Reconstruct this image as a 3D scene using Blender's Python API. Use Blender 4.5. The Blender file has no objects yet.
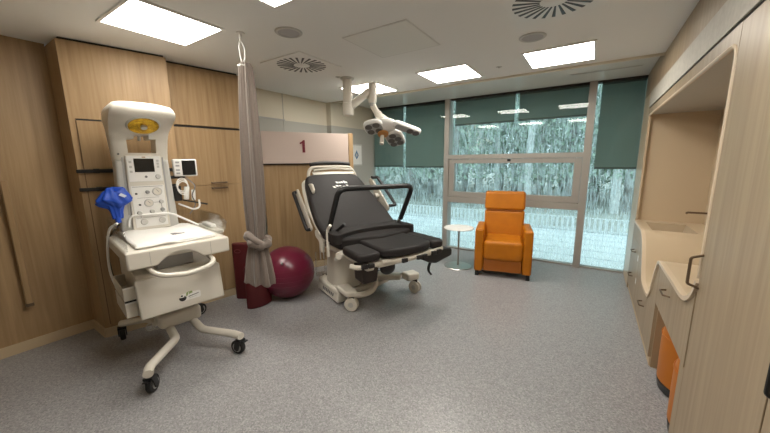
import bpy, bmesh, math, random
from mathutils import Vector, Matrix
random.seed(7)
PI = math.pi
S = bpy.context.scene
COL = S.collection

# ------------------------------------------------------------------ materials
MATS = {}
def new_mat(name):
    m = bpy.data.materials.new(name); m.use_nodes = True
    nt = m.node_tree
    return m, nt, nt.nodes, nt.links, nt.nodes['Principled BSDF']
def plain(name, col, rough=.5, metal=0., spec=.5, noise=0., nscale=20., bump=0., bscale=60., sheen=0.):
    if name in MATS: return MATS[name]
    m, nt, N, L, b = new_mat(name)
    b.inputs['Base Color'].default_value = (*col, 1)
    b.inputs['Roughness'].default_value = rough
    b.inputs['Metallic'].default_value = metal
    b.inputs['Specular IOR Level'].default_value = spec
    if sheen: b.inputs['Sheen Weight'].default_value = sheen
    tc = N.new('ShaderNodeTexCoord')
    if noise:
        n = N.new('ShaderNodeTexNoise'); n.inputs['Scale'].default_value = nscale; n.inputs['Detail'].default_value = 4
        L.new(tc.outputs['Object'], n.inputs['Vector'])
        r = N.new('ShaderNodeValToRGB')
        r.color_ramp.elements[0].position = .3; r.color_ramp.elements[1].position = .7
        r.color_ramp.elements[0].color = (*[c*(1-noise) for c in col], 1)
        r.color_ramp.elements[1].color = (*[min(1, c*(1+noise)) for c in col], 1)
        L.new(n.outputs['Fac'], r.inputs['Fac']); L.new(r.outputs['Color'], b.inputs['Base Color'])
    if bump:
        n2 = N.new('ShaderNodeTexNoise'); n2.inputs['Scale'].default_value = bscale
        L.new(tc.outputs['Object'], n2.inputs['Vector'])
        bp = N.new('ShaderNodeBump'); bp.inputs['Strength'].default_value = bump; bp.inputs['Distance'].default_value = .004
        L.new(n2.outputs['Fac'], bp.inputs['Height']); L.new(bp.outputs['Normal'], b.inputs['Normal'])
    MATS[name] = m
    return m
def wood(name, dark, light, rough=.45, sc=(26, 26, 1.1)):
    m, nt, N, L, b = new_mat(name)
    tc = N.new('ShaderNodeTexCoord'); mp = N.new('ShaderNodeMapping')
    mp.inputs['Scale'].default_value = sc
    L.new(tc.outputs['Object'], mp.inputs['Vector'])
    n = N.new('ShaderNodeTexNoise'); n.inputs['Scale'].default_value = 1.0; n.inputs['Detail'].default_value = 6; n.inputs['Roughness'].default_value = .6
    n.inputs['Distortion'].default_value = .4
    L.new(mp.outputs['Vector'], n.inputs['Vector'])
    mp2 = N.new('ShaderNodeMapping'); mp2.inputs['Scale'].default_value = (sc[0]*.12, sc[1]*.12, sc[2]*.12)
    L.new(tc.outputs['Object'], mp2.inputs['Vector'])
    n2 = N.new('ShaderNodeTexNoise'); n2.inputs['Scale'].default_value = 1.0; n2.inputs['Detail'].default_value = 2
    L.new(mp2.outputs['Vector'], n2.inputs['Vector'])
    mx = N.new('ShaderNodeMath'); mx.operation = 'MULTIPLY_ADD'; mx.inputs[1].default_value = .65
    ml = N.new('ShaderNodeMath'); ml.operation = 'MULTIPLY'; ml.inputs[1].default_value = .35
    L.new(n2.outputs['Fac'], ml.inputs[0]); L.new(n.outputs['Fac'], mx.inputs[0]); L.new(ml.outputs[0], mx.inputs[2])
    r = N.new('ShaderNodeValToRGB')
    r.color_ramp.elements[0].position = .34; r.color_ramp.elements[1].position = .64
    r.color_ramp.elements[0].color = (*dark, 1); r.color_ramp.elements[1].color = (*light, 1)
    L.new(mx.outputs[0], r.inputs['Fac']); L.new(r.outputs['Color'], b.inputs['Base Color'])
    b.inputs['Roughness'].default_value = rough
    b.inputs['Specular IOR Level'].default_value = .35
    return m
def emit(name, col, st):
    m = bpy.data.materials.new(name); m.use_nodes = True; N = m.node_tree.nodes; L = m.node_tree.links
    N.remove(N['Principled BSDF'])
    e = N.new('ShaderNodeEmission'); e.inputs['Color'].default_value = (*col, 1); e.inputs['Strength'].default_value = st
    L.new(e.outputs[0], N['Material Output'].inputs['Surface'])
    return m
def clear(name, tint, refl_rough=.02, gloss=1.0, frit=0.):
    """thin clear sheet: tinted see-through mixed with a fresnel mirror, optionally printed with vertical white frit streaks"""
    m = bpy.data.materials.new(name); m.use_nodes = True; N = m.node_tree.nodes; L = m.node_tree.links
    N.remove(N['Principled BSDF'])
    t = N.new('ShaderNodeBsdfTransparent'); t.inputs['Color'].default_value = (*tint, 1)
    g = N.new('ShaderNodeBsdfGlossy'); g.inputs['Roughness'].default_value = refl_rough
    f = N.new('ShaderNodeFresnel'); f.inputs['IOR'].default_value = 1.5
    mu = N.new('ShaderNodeMath'); mu.operation = 'MULTIPLY'; mu.inputs[1].default_value = gloss
    L.new(f.outputs[0], mu.inputs[0])
    mix = N.new('ShaderNodeMixShader'); L.new(mu.outputs[0], mix.inputs[0])
    first = t.outputs[0]
    if frit:
        tc = N.new('ShaderNodeTexCoord'); mp = N.new('ShaderNodeMapping'); mp.inputs['Scale'].default_value = (60, 60, 6.5)
        L.new(tc.outputs['Object'], mp.inputs['Vector'])
        n = N.new('ShaderNodeTexNoise'); n.inputs['Scale'].default_value = 1.; n.inputs['Detail'].default_value = 3
        L.new(mp.outputs['Vector'], n.inputs['Vector'])
        r = N.new('ShaderNodeValToRGB'); r.color_ramp.elements[0].position = .44; r.color_ramp.elements[1].position = .62
        r.color_ramp.elements[0].color = (0, 0, 0, 1); r.color_ramp.elements[1].color = (frit, frit, frit, 1)
        L.new(n.outputs['Fac'], r.inputs['Fac'])
        tr = N.new('ShaderNodeBsdfTranslucent'); tr.inputs['Color'].default_value = (.82, .93, .93, 1)
        m2 = N.new('ShaderNodeMixShader'); L.new(r.outputs['Color'], m2.inputs[0])
        L.new(t.outputs[0], m2.inputs[1]); L.new(tr.outputs[0], m2.inputs[2])
        first = m2.outputs[0]
    L.new(first, mix.inputs[1]); L.new(g.outputs[0], mix.inputs[2])
    L.new(mix.outputs[0], N['Material Output'].inputs['Surface'])
    return m
def fabric_blind(name, col, through):
    m = bpy.data.materials.new(name); m.use_nodes = True; N = m.node_tree.nodes; L = m.node_tree.links
    N.remove(N['Principled BSDF'])
    d0 = N.new('ShaderNodeBsdfDiffuse'); d0.inputs['Color'].default_value = (*col, 1)
    tl = N.new('ShaderNodeBsdfTranslucent'); tl.inputs['Color'].default_value = (*[c*.35 for c in col], 1)
    d = N.new('ShaderNodeAddShader'); L.new(d0.outputs[0], d.inputs[0]); L.new(tl.outputs[0], d.inputs[1])
    t = N.new('ShaderNodeBsdfTransparent'); t.inputs['Color'].default_value = (.75, .95, .93, 1)
    tc = N.new('ShaderNodeTexCoord'); n = N.new('ShaderNodeTexNoise'); n.inputs['Scale'].default_value = 400
    L.new(tc.outputs['Object'], n.inputs['Vector'])
    mu = N.new('ShaderNodeMath'); mu.operation = 'MULTIPLY'; mu.inputs[1].default_value = through*2
    L.new(n.outputs['Fac'], mu.inputs[0])
    x = N.new('ShaderNodeMixShader'); L.new(mu.outputs[0], x.inputs[0]); L.new(d.outputs[0], x.inputs[1]); L.new(t.outputs[0], x.inputs[2])
    L.new(x.outputs[0], N['Material Output'].inputs['Surface'])
    return m
def floor_mat():
    m, nt, N, L, b = new_mat('speckled_vinyl')
    tc = N.new('ShaderNodeTexCoord')
    v = N.new('ShaderNodeTexVoronoi'); v.inputs['Scale'].default_value = 130
    L.new(tc.outputs['Object'], v.inputs['Vector'])
    sep = N.new('ShaderNodeSeparateColor'); L.new(v.outputs['Color'], sep.inputs[0])
    r = N.new('ShaderNodeValToRGB'); r.color_ramp.interpolation = 'LINEAR'
    e = r.color_ramp.elements
    e[0].position = 0; e[0].color = (.20, .196, .20, 1)
    e[1].position = 1; e[1].color = (.41, .405, .41, 1)
    a = e.new(.3); a.color = (.272, .268, .274, 1)
    a = e.new(.75); a.color = (.315, .31, .316, 1)
    L.new(sep.outputs[0], r.inputs['Fac'])
    L.new(r.outputs['Color'], b.inputs['Base Color'])
    b.inputs['Roughness'].default_value = .31; b.inputs['Specular IOR Level'].default_value = .5
    return m

M_FLOOR = floor_mat()
M_CEIL = plain('ceiling_paint', (.82, .815, .79), .85)
M_SOFFIT = plain('gloss_soffit', (.86, .88, .85), .10)
M_CREAM = plain('cream_paint', (.62, .57, .46), .8)
M_GREYW = plain('grey_paint', (.40, .39, .35), .8)
M_WOODL = wood('oak_panel', (.285, .18, .088), (.43, .29, .155))
M_WOODR = wood('pale_oak_laminate', (.30, .222, .14), (.40, .31, .205), .42)
M_BEIGE = plain('solid_surface', (.58, .46, .315), .3)
M_TRIMW = plain('opening_lip', (.66, .54, .40), .4)
M_BASEB = plain('skirting', (.55, .43, .28), .5)
M_DARK = plain('shadow_gap', (.02, .017, .014), .8)
M_BLACK = plain('black_plastic', (.012, .012, .013), .4)
M_RUB = plain('black_rubber', (.018, .018, .018), .75)
M_STEEL = plain('brushed_steel', (.55, .53, .5), .3, .95)
M_BRONZE = plain('bronze_handle', (.20, .145, .10), .38, .85)
M_ALU = plain('window_aluminium', (.40, .375, .34), .45, .35)
M_WHITE = plain('white_plastic', (.68, .64, .565), .35)
M_WHITE2 = plain('clean_white', (.80, .79, .76), .4)
M_GREYP = plain('grey_plastic', (.36, .36, .35), .4)
M_LGREY = plain('light_grey_plastic', (.52, .51, .48), .4)
M_CREAMP = plain('cream_plastic', (.58, .54, .465), .35)
M_VINYL = plain('charcoal_vinyl', (.023, .020, .0195), .55, bump=.3, bscale=14, spec=.22)
M_ORANGE = plain('orange_leather', (.45, .145, .005), .42, bump=.12, bscale=90, spec=.3, noise=.08, nscale=7)
M_ORANGE2 = plain('orange_leatherette', (.46, .14, .006), .45)
M_BALL = plain('burgundy_rubber', (.13, .008, .03), .28, spec=.5)
M_MAROON = plain('maroon_vinyl', (.085, .006, .009), .5)
M_CURT = plain('taupe_curtain', (.17, .135, .113), .85, noise=.08, nscale=120, sheen=.3)
M_MAUVE = plain('mauve_laminate', (.50, .405, .355), .5)
M_RED = plain('red_numeral', (.13, .006, .018), .5)
M_BLUE = plain('blue_bag', (.008, .06, .42), .4)
M_SHEET = plain('white_sheet', (.80, .78, .74), .9, bump=.5, bscale=22)
M_AMBER = plain('amber_reflector', (.85, .42, .03), .18, .85, noise=.5, nscale=40)
M_SCREEN = plain('dark_screen', (.010, .011, .012), .15)
M_GREEN = plain('green_mark', (.27, .36, .14), .6)
M_GREYT = plain('grey_print', (.16, .15, .15), .6)
M_LAMP = emit('lamp_diffuser', (1, .95, .86), 23)
M_GLASS = clear('tinted_glass', (.92, .965, .955), .01, .55)
M_FRIT = clear('fritted_glass', (.95, .985, .98), .05, .3, frit=.36)
M_ACRYL = clear('clear_acrylic', (.96, .965, .96), .08, .35)
M_BLIND = fabric_blind('teal_grey_screen', (.22, .285, .272), .045)
M_BLINDBAR = plain('blind_bar', (.10, .13, .125), .5)
M_GROUND = plain('pale_terrace', (.84, .88, .88), .22, noise=.08, nscale=1.5)
M_FOREST = plain('forest_ground', (.42, .43, .38), .9, noise=.3, nscale=1.2)
M_BARK = plain('bark', (.26, .25, .23), .9, noise=.4, nscale=9)
M_BIRCH = plain('pale_bark', (.60, .62, .60), .8, noise=.35, nscale=7)
M_LEAF = plain('leaf', (.15, .24, .165), .7, noise=.5, nscale=1.5)
M_LEAF2 = plain('leaf_pale', (.33, .43, .33), .7, noise=.4, nscale=1.5)
M_FENCE = plain('galvanised', (.70, .73, .72), .5)

# ------------------------------------------------------------------ helpers
class MB:
    def __init__(s): s.bm = bmesh.new()
    def _add(s, verts, faces):
        vs = [s.bm.verts.new(v) for v in verts]
        for f in faces:
            try: s.bm.faces.new([vs[i] for i in f])
            except ValueError: pass
        return vs
    def box(s, c, d, rot=None):
        x, y, z = d[0]/2, d[1]/2, d[2]/2
        P = [Vector(p) for p in ((-x,-y,-z),(x,-y,-z),(x,y,-z),(-x,y,-z),(-x,-y,z),(x,-y,z),(x,y,z),(-x,y,z))]
        R = rot if rot is not None else Matrix.Identity(3)
        s._add([R @ p + Vector(c) for p in P], [(3,2,1,0),(4,5,6,7),(0,1,5,4),(1,2,6,5),(2,3,7,6),(3,0,4,7)])
        return s
    def b2(s, lo, hi):
        return s.box([(a+b)/2 for a, b in zip(lo, hi)], [abs(b-a) for a, b in zip(lo, hi)])
    def hexa(s, P):
        s._add(P, [(3,2,1,0),(4,5,6,7),(0,1,5,4),(1,2,6,5),(2,3,7,6),(3,0,4,7)]); return s
    def cyl(s, p0, p1, r0, r1=None, n=20):
        r1 = r0 if r1 is None else r1
        return s.tube([p0, p1], [r0, r1], n)
    def tube(s, pts, r, n=12, closed=False, flat=1.0):
        pts = [Vector(p) for p in pts]; k = len(pts)
        rs = r if isinstance(r, (list, tuple)) else [r]*k
        T = []
        for i in range(k):
            if closed: t = pts[(i+1) % k] - pts[i-1]
            else: t = pts[min(i+1, k-1)] - pts[max(i-1, 0)]
            T.append(t.normalized())
        up = Vector((0, 0, 1)) if abs(T[0].z) < .9 else Vector((1, 0, 0))
        nrm = (up - T[0]*up.dot(T[0])).normalized()
        rings = []
        for i in range(k):
            nrm = nrm - T[i]*nrm.dot(T[i])
            nrm.normalize(); bi = T[i].cross(nrm)
            rings.append([s.bm.verts.new(pts[i] + (nrm*math.cos(2*PI*j/n)*flat + bi*math.sin(2*PI*j/n))*rs[i]) for j in range(n)])
        for i in range(k if closed else k-1):
            a, b = rings[i], rings[(i+1) % k]
            for j in range(n): s.bm.faces.new((a[j], a[(j+1) % n], b[(j+1) % n], b[j]))
        if not closed:
            s.bm.faces.new(rings[0][::-1]); s.bm.faces.new(rings[-1])
        return s
    def prism(s, poly, axis, d0, d1):
        """poly in the two other axes (x: y,z; y: x,z; z: x,y)"""
        def P(a, b, d): return (d, a, b) if axis == 'x' else (a, d, b) if axis == 'y' else (a, b, d)
        n = len(poly)
        s._add([P(a, b, d0) for a, b in poly] + [P(a, b, d1) for a, b in poly],
               [tuple(range(n))[::-1], tuple(range(n, 2*n))] + [(i, (i+1) % n, n+(i+1) % n, n+i) for i in range(n)])
        return s
    def lathe(s, prof, c=(0, 0, 0), n=32, ring=False):
        rings = []
        for r, z in prof:
            rings.append([s.bm.verts.new((c[0]+r*math.cos(2*PI*j/n), c[1]+r*math.sin(2*PI*j/n), c[2]+z)) for j in range(n)])
        for a, b in zip(rings, rings[1:]):
            for j in range(n): s.bm.faces.new((a[j], a[(j+1) % n], b[(j+1) % n], b[j]))
        if ring:
            for j in range(n): s.bm.faces.new((rings[-1][j], rings[-1][(j+1) % n], rings[0][(j+1) % n], rings[0][j]))
        else: s.bm.faces.new(rings[0][::-1]); s.bm.faces.new(rings[-1])
        return s
    def ball(s, c, r, sc=(1, 1, 1), u=24, v=16):
        m = Matrix.Translation(c) @ Matrix.Diagonal((*sc, 1))
        bmesh.ops.create_uvsphere(s.bm, u_segments=u, v_segments=v, radius=r, matrix=m); return s
    def grid(s, F, nu, nv, close_u=False):
        g = [[s.bm.verts.new(F(i/(nu if close_u else nu-1), j/(nv-1))) for i in range(nu)] for j in range(nv)]
        for j in range(nv-1):
            for i in range(nu if close_u else nu-1):
                s.bm.faces.new((g[j][i], g[j][(i+1) % nu], g[j+1][(i+1) % nu], g[j+1][i]))
        return g
    def xf(s, M):
        bmesh.ops.transform(s.bm, matrix=M, verts=s.bm.verts); return s
    def build(s, name, mat, parent=None, bevel=0, seg=2, sub=0, smooth=True, ang=35, solid=0):
        bmesh.ops.recalc_face_normals(s.bm, faces=s.bm.faces)
        me = bpy.data.meshes.new(name); s.bm.to_mesh(me); s.bm.free()
        me.materials.append(mat)
        o = bpy.data.objects.new(name, me); COL.objects.link(o)
        if smooth:
            me.polygons.foreach_set('use_smooth', [True]*len(me.polygons))
            me.set_sharp_from_angle(angle=math.radians(ang if not sub else 180))
        if solid:
            m = o.modifiers.new('solid', 'SOLIDIFY'); m.thickness = solid; m.offset = 0
        if bevel:
            m = o.modifiers.new('bev', 'BEVEL'); m.width = bevel; m.segments = seg; m.limit_method = 'ANGLE'; m.angle_limit = math.radians(40)
        if sub:
            m = o.modifiers.new('sub', 'SUBSURF'); m.levels = sub; m.render_levels = sub
        if parent is not None: o.parent = parent
        return o
def tag(o, label=None, cat=None, group=None, kind=None):
    if label: o['label'] = label
    if cat: o['category'] = cat
    if group: o['group'] = group
    if kind: o['kind'] = kind
    return o
def empty(name, loc=(0, 0, 0), rz=0., label=None, cat=None, group=None, kind=None):
    o = bpy.data.objects.new(name, None); COL.objects.link(o); o.empty_display_size = .1
    o.location = loc; o.rotation_euler = (0, 0, rz)
    return tag(o, label, cat, group, kind)
def children(o): return [c for c in COL.objects if c.parent == o]
def copy_tree(o, parent=None):
    c = o.copy(); COL.objects.link(c); c.parent = parent
    for ch in children(o): copy_tree(ch, c)
    return c
def arc(c, r, a0, a1, n, plane='xy', z=0):
    out = []
    for i in range(n+1):
        a = a0 + (a1-a0)*i/n
        p = (c[0]+r*math.cos(a), c[1]+r*math.sin(a))
        out.append(p)
    return out
def rounded(pts, r, n=5):
    """round the corners of a 3-D polyline"""
    pts = [Vector(p) for p in pts]; out = [pts[0]]
    for a, b, c in zip(pts, pts[1:], pts[2:]):
        d0 = (a-b); d1 = (c-b); k = min(r, d0.length*.48, d1.length*.48)
        p0 = b + d0.normalized()*k; p1 = b + d1.normalized()*k
        for i in range(n+1):
            t = i/n
            out.append(p0*(1-t)**2 + b*2*t*(1-t) + p1*t*t)
    out.append(pts[-1]); return out
def round_poly(poly, r, n=5):
    """round the corners of a closed 2-D polygon; r may be one radius or a list"""
    m = len(poly); out = []
    for i in range(m):
        a, b, c = Vector(poly[i-1]), Vector(poly[i]), Vector(poly[(i+1) % m])
        rr = r[i] if isinstance(r, (list, tuple)) else r
        d0, d1 = a-b, c-b
        k = min(rr, d0.length*.48, d1.length*.48)
        if k < 1e-4: out.append(tuple(b)); continue
        p0 = b + d0.normalized()*k; p1 = b + d1.normalized()*k
        for j in range(n+1):
            t = j/n
            out.append(tuple(p0*(1-t)**2 + b*2*t*(1-t) + p1*t*t))
    return out
def smooth_path(pts, n=8):
    P = [Vector(p) for p in pts]; P = [P[0]*2-P[1]] + P + [P[-1]*2-P[-2]]; out = []
    for i in range(1, len(P)-2):
        for j in range(n):
            t = j/n; a, b, c, d = P[i-1], P[i], P[i+1], P[i+2]
            out.append(.5*((2*b)+(c-a)*t+(2*a-5*b+4*c-d)*t*t+(3*b-a-3*c+d)*t**3))
    out.append(P[-2]); return out
def cushion(lo, hi, puff=.02, nx=9, ny=9):
    """a padded slab with a softly domed top"""
    b = MB()
    b.b2(lo, hi)
    return b
def RZ(a): return Matrix.Rotation(a, 3, 'Z')

# ------------------------------------------------------------------ room
H = 2.655
XR = .489           # face of the fitted furniture along the right wall
YW = 5.49           # window plane
YB = -1.7           # wall behind the viewer
tag(MB().b2((-4.5, YB-.1, -.12), (1.25, YW+.12, 0)).build('floor', M_FLOOR, smooth=False), 'grey speckled vinyl floor', kind='structure')
tag(MB().b2((-4.5, YB-.1, H), (1.25, 4.28, H+.12)).build('ceiling', M_CEIL, smooth=False), 'pale painted flat ceiling', kind='structure')
tag(MB().b2((-4.5, 4.30, 2.70), (1.25, YW+.12, 2.82)).build('ceiling_soffit', M_SOFFIT, smooth=False), 'glossy grey soffit along the window head', kind='structure')
tag(MB().b2((-4.3, 4.27, 2.632), (XR, 4.30, 2.76)).build('trim_1', M_CREAM, smooth=False), 'cream edge trim where ceiling meets soffit', kind='structure')
# far left white wall with a grey dado, a jog near the window
def wl(name, lo, hi, mat, label): return tag(MB().b2(lo, hi).build(name, mat, smooth=False), label, kind='structure')
wl('wall_left', (-4.25, YB, 0), (-4.07, .825, H), M_WOODL, 'oak veneered wall at left edge')
wl('wall_left_upper', (-4.2, .87, 2.265), (-4.03, 4.30, H), M_CREAM, 'cream upper wall above the bed head panel')
wl('wall_left_lower', (-4.2, .87, 0), (-4.03, 4.30, 2.265), M_GREYW, 'grey lower wall behind the bed head panel')
wl('wall_left_window_upper', (-4.2, 4.25, 2.265), (-3.925, YW+.1, 2.82), M_CREAM, 'cream upper wall beside the window')
wl('wall_left_window_lower', (-4.2, 4.25, 0), (-3.925, YW+.1, 2.265), M_GREYW, 'grey lower wall beside the window')
wl('trim_shadow_line', (-4.035, 2.5, 2.26), (-4.015, 3.32, 2.278), M_GREYP, 'thin dark strip painting the shadow under the cream upper left wall')  # dark strip standing in for the shadow cast by the cream wall's lower edge
wl('trim_3', (-4.035, 3.3, 1.9), (-4.025, 3.31, H), M_GREYW, 'vertical joint on the upper left wall')
wl('wall_back', (-4.5, YB-.15, 0), (1.25, YB, H), M_CREAM, 'wall behind the viewer')
wl('wall_right', (1.12, YB, 0), (1.25, YW+.1, 2.82), M_BEIGE, 'wall behind the fitted cabinets')
# baseboards
def skirt(name, a, b, t=.014, h=.09):
    a, b = Vector((*a, 0)), Vector((*b, 0)); d = (b-a).normalized(); n = Vector((d.y, -d.x, 0))
    P = [a, b, b+n*t, a+n*t]
    tag(MB().hexa([tuple(p) for p in P] + [tuple(p+Vector((0, 0, h))) for p in P]).build(name, M_BASEB, smooth=False), 'low beige skirting along the left wall', kind='structure')
skirt('baseboard_left', (-4.07, YB), (-4.07, .825))
PA, PB = (-3.735, .825), (-3.555, 1.55)
QA, QB = (-3.72, 1.52), (-3.585, 2.32)
def offs(a, b, t0, t1, d0, d1, z0, z1):
    """box in front of the plan segment a-b: t along it (metres), d outward to the right"""
    a, b = Vector(a), Vector(b); u = (b-a).normalized(); n = Vector((u.y, -u.x))
    q = [a+u*t0+n*d0, a+u*t1+n*d0, a+u*t1+n*d1, a+u*t0+n*d1]
    return [(*p, z0) for p in q] + [(*p, z1) for p in q]
LP = (Vector(PB)-Vector(PA)).length; LQ = (Vector(QB)-Vector(QA)).length
skirt('baseboard_left_pillar', PA, PB); skirt('baseboard_left_cupboard', QA, QB); 
skirt('baseboard_left_return', (-4.06, .825), (-3.735, .825))
# angled oak wall panels: pillar, with a recessed panel and two black rails
tag(MB().prism([(-4.1, .825), PA, PB, (-4.04, 1.62)], 'z', 0, H-.02).build('wall_left_pillar', M_WOODL, smooth=False), 'angled oak clad pier behind the baby warmer', kind='structure')
tag(MB().prism([(-4.1, .845), (-3.75, .845), (-3.575, 1.54), (-4, 1.6)], 'z', H-.03, H+.01).build('trim_4', M_DARK, smooth=False), 'dark shadow gap above the oak pier', kind='structure')
w = empty('oak_service_panel', (0, 0, 0), 0, 'large oak service panel with dark groove on the pier behind the warmer', 'wall panel')
MB().hexa(offs(PA, PB, .045, LP-.04, 0, .012, .12, 1.995)).build('lower_board', M_WOODL, w, smooth=False)
MB().hexa(offs(PA, PB, .045, LP-.04, 0, .004, 1.997, 2.011)).build('groove', M_DARK, w, smooth=False)
MB().hexa(offs(PA, PB, .038, .045, 0, .003, .12, 2.012)).build('side_groove', plain('brown_gap', (.17, .105, .055), .7), w, smooth=False)
for i, zz in enumerate((1.565, 1.405)):
    r = empty('equipment_rail', (0, 0, 0), 0, ('upper' if i == 0 else 'lower') + ' black horizontal equipment rail on oak pier behind the warmer', 'rail', 'black equipment rails')
    MB().hexa(offs(PA, PB, -.01, LP-.03, .012, .035, zz-.016, zz+.016)).build('bar', M_BLACK, r, bevel=.004)
    for t in (.12, .56): MB().hexa(offs(PA, PB, t-.02, t+.02, .010, .016, zz-.02, zz+.02)).build('bracket', M_BLACK, r, smooth=False)
# cupboard wall beyond it
tag(MB().prism([(-4.04, 1.52), QA, QB, (-4.04, 2.36)], 'z', 0, H-.02).build('wall_left_cupboard', M_WOODL, smooth=False), 'carcass of the oak cupboard wall', kind='structure')
tag(MB().prism([(-3.99, 1.53), (-3.735, 1.53), (-3.60, 2.31), (-3.99, 2.35)], 'z', H-.03, H+.01).build('trim_5', M_DARK, smooth=False), 'dark shadow gap above the oak cupboard', kind='structure')
cup = empty('oak_cupboard', (0, 0, 0), 0, 'tall oak cupboard doors with two bronze handles, left of the curtain', 'cupboard')
def cup_door(name, z0, z1, hz):
    d = MB().hexa(offs(QA, QB, .03, LQ-.01, 0, .02, z0, z1)).build(name, M_WOODL, cup, bevel=.002)
    if hz:
        a, b = Vector(QA), Vector(QB); u = (b-a).normalized(); n = Vector((u.y, -u.x)); out = []
        for t, dd in ((.40, .02), (.40, .05), (.56, .05), (.56, .02)):
            p = a+u*t+n*dd; out.append((p.x, p.y, hz))
        MB().tube(rounded(out, .012), 0.009, 8).build('handle', M_BRONZE, d)
cup_door('top_panel', 2.03, 2.60, None)
cup_door('door', 1.383, 2.005, 1.405)
cup_door('lower_door', .10, 1.378, 1.345)
MB().hexa(offs(QA, QB, .03, LQ-.01, 0, .006, 2.008, 2.027)).build('groove', M_DARK, cup, smooth=False)
# timber pull bar on the near left wall
pb = empty('wall_pull_bar', (-4.07, .43, 0), 0, 'long vertical oak grab bar with metal end on the left wall', 'grab bar')
MB().b2((.035, -.022, .43), (.065, .022, 1.5)).build('bar', M_WOODL, pb, bevel=.008)
for zz in (.46, 1.47): MB().cyl((0, 0, zz), (.05, 0, zz), .012).build('standoff', M_BRONZE, pb)
MB().b2((.03, -.024, .405), (.068, .024, .432)).build('end_cap', M_BRONZE, pb, bevel=.004)

# bed head panel unit with the number 1
hp = empty('bed_head_panel', (-3.505, 3.354, 0), math.radians(-30), 'oak bed head panel with mauve board marked 1 behind the bed', 'wall panel')
MB().b2((-.09, -.69, 0), (-.02, .60, 2.03)).build('oak_backing', M_WOODL, hp, smooth=False)
bd = MB().b2((-.02, -.69, 1.612), (.03, .565, 2.052)).build('mauve_board', M_MAUVE, hp, bevel=.003)
MB().b2((-.16, .57, 0), (.035, .64, 2.06)).build('oak_end_post', M_WOODL, hp, bevel=.003)
MB().b2((-.02, -.69, 1.595), (.012, .565, 1.612)).build('shadow_groove', M_DARK, hp, smooth=False)
MB().b2((-.02, -.69, .0), (-.006, .565, .09)).build('plinth', M_BASEB, hp, smooth=False)
one = [(.022, -.088), (.022, .088), (-.004, .088), (-.022, .066), (-.050, .052), (-.050, .030), (-.016, .042), (-.016, -.088)]
num = MB().prism([(y-.125, z+1.855) for y, z in one], 'x', .030, .036).build('numeral', M_RED, bd, smooth=False)
num['label'] = 'dark red number 1'

# small framed notice on the wall by the window
po = empty('wall_notice', (-3.925, 4.93, 1.555), 0, 'small white framed notice with blue drop emblem beside the window', 'notice')
MB().b2((0, -.19, 0), (.018, .17, .415)).build('frame', M_LGREY, po, bevel=.003)
MB().b2((.018, -.165, .025), (.021, .145, .39)).build('sheet', M_WHITE2, po, smooth=False)
MB().prism([(-.075, .2), (-.01, .12), (.055, .2), (-.01, .30)], 'x', .021, .0225).build('emblem', plain('blue_grey_print', (.12, .22, .36), .5), po, smooth=False)
MB().prism([(-.04, .2), (-.01, .165), (.02, .2), (-.01, .245)], 'x', .0225, .0235).build('emblem_center', M_LGREY, po, smooth=False)

# ------------------------------------------------------------------ windows
def win(name, label): return empty(name, (0, 0, 0), 0, label, None, None, 'structure')
w1 = win('window_1', 'left window bay beside the bed with lowered blinds')
w2 = win('window_2', 'middle window bay behind the orange armchair')
w3 = win('window_3', 'right window bay beside the cabinets')
ZT = 2.70
def post(parent, x0, x1, y0=YW-.06, y1=YW+.14, name='mullion'):
    MB().b2((x0, y0, 0), (x1, y1, ZT)).build(name, M_ALU, parent, bevel=.003)
post(w2, -2.295, -2.205); post(w2, -.145, -.05)
post(w1, -3.985, -3.955)
post(w3, .495, .60, YW-.02, YW+.14, 'end_frame')
for p, x0, x1 in ((w1, -3.95, -2.295), (w2, -2.205, -.145), (w3, -.05, .495)):
    MB().b2((x0, YW-.0, 0), (x1, YW+.10, .022)).build('sill_rail', M_ALU, p, bevel=.003)
    MB().b2((x0, YW-.02, 2.68), (x1, YW+.10, 2.70)).build('head_rail', M_DARK, p, smooth=False)
# middle bay: transom, opening sash, lower transom
MB().b2((-2.205, YW-.06, 1.66), (-.145, YW+.10, 1.735)).build('upper_transom', M_ALU, w2, bevel=.004)
MB().b2((-2.205, YW-.06, .884), (-.145, YW+.10, .985)).build('lower_transom', M_ALU, w2, bevel=.004)
sash = MB()
for lo, hi in (((-2.2, 1.585), (-.15, 1.655)), ((-2.2, .99), (-.15, 1.08)), ((-2.2, 1.08), (-2.105, 1.585)), ((-.245, 1.08), (-.15, 1.585))):
    sash.b2((lo[0], YW-.035, lo[1]), (hi[0], YW+.05, hi[1]))
so = sash.build('opening_sash', M_ALU, w2, bevel=.003)
MB().b2((-1.19, YW-.06, 1.615), (-1.14, YW-.03, 1.65)).build('latch', M_BLACK, so, bevel=.003)
def pane(parent, x0, x1, z0, z1): MB().b2((x0, YW+.02, z0), (x1, YW+.032, z1)).build('glass_pane', M_GLASS, parent, smooth=False)
def outer(parent, x0, x1): MB().b2((x0, YW+.19, .0), (x1, YW+.20, 2.75)).build('fritted_outer_pane', M_FRIT, parent, smooth=False)
outer(w1, -3.985, -2.26); outer(w2, -2.25, -.10); outer(w3, -.09, .60)
pane(w1, -3.955, -2.295, .022, 2.68)
pane(w2, -2.205, -.145, 1.735, 2.665); pane(w2, -2.105, -.245, 1.08, 1.585); pane(w2, -2.205, -.145, .035, .884)
pane(w3, -.05, .495, .022, 2.68)
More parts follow.
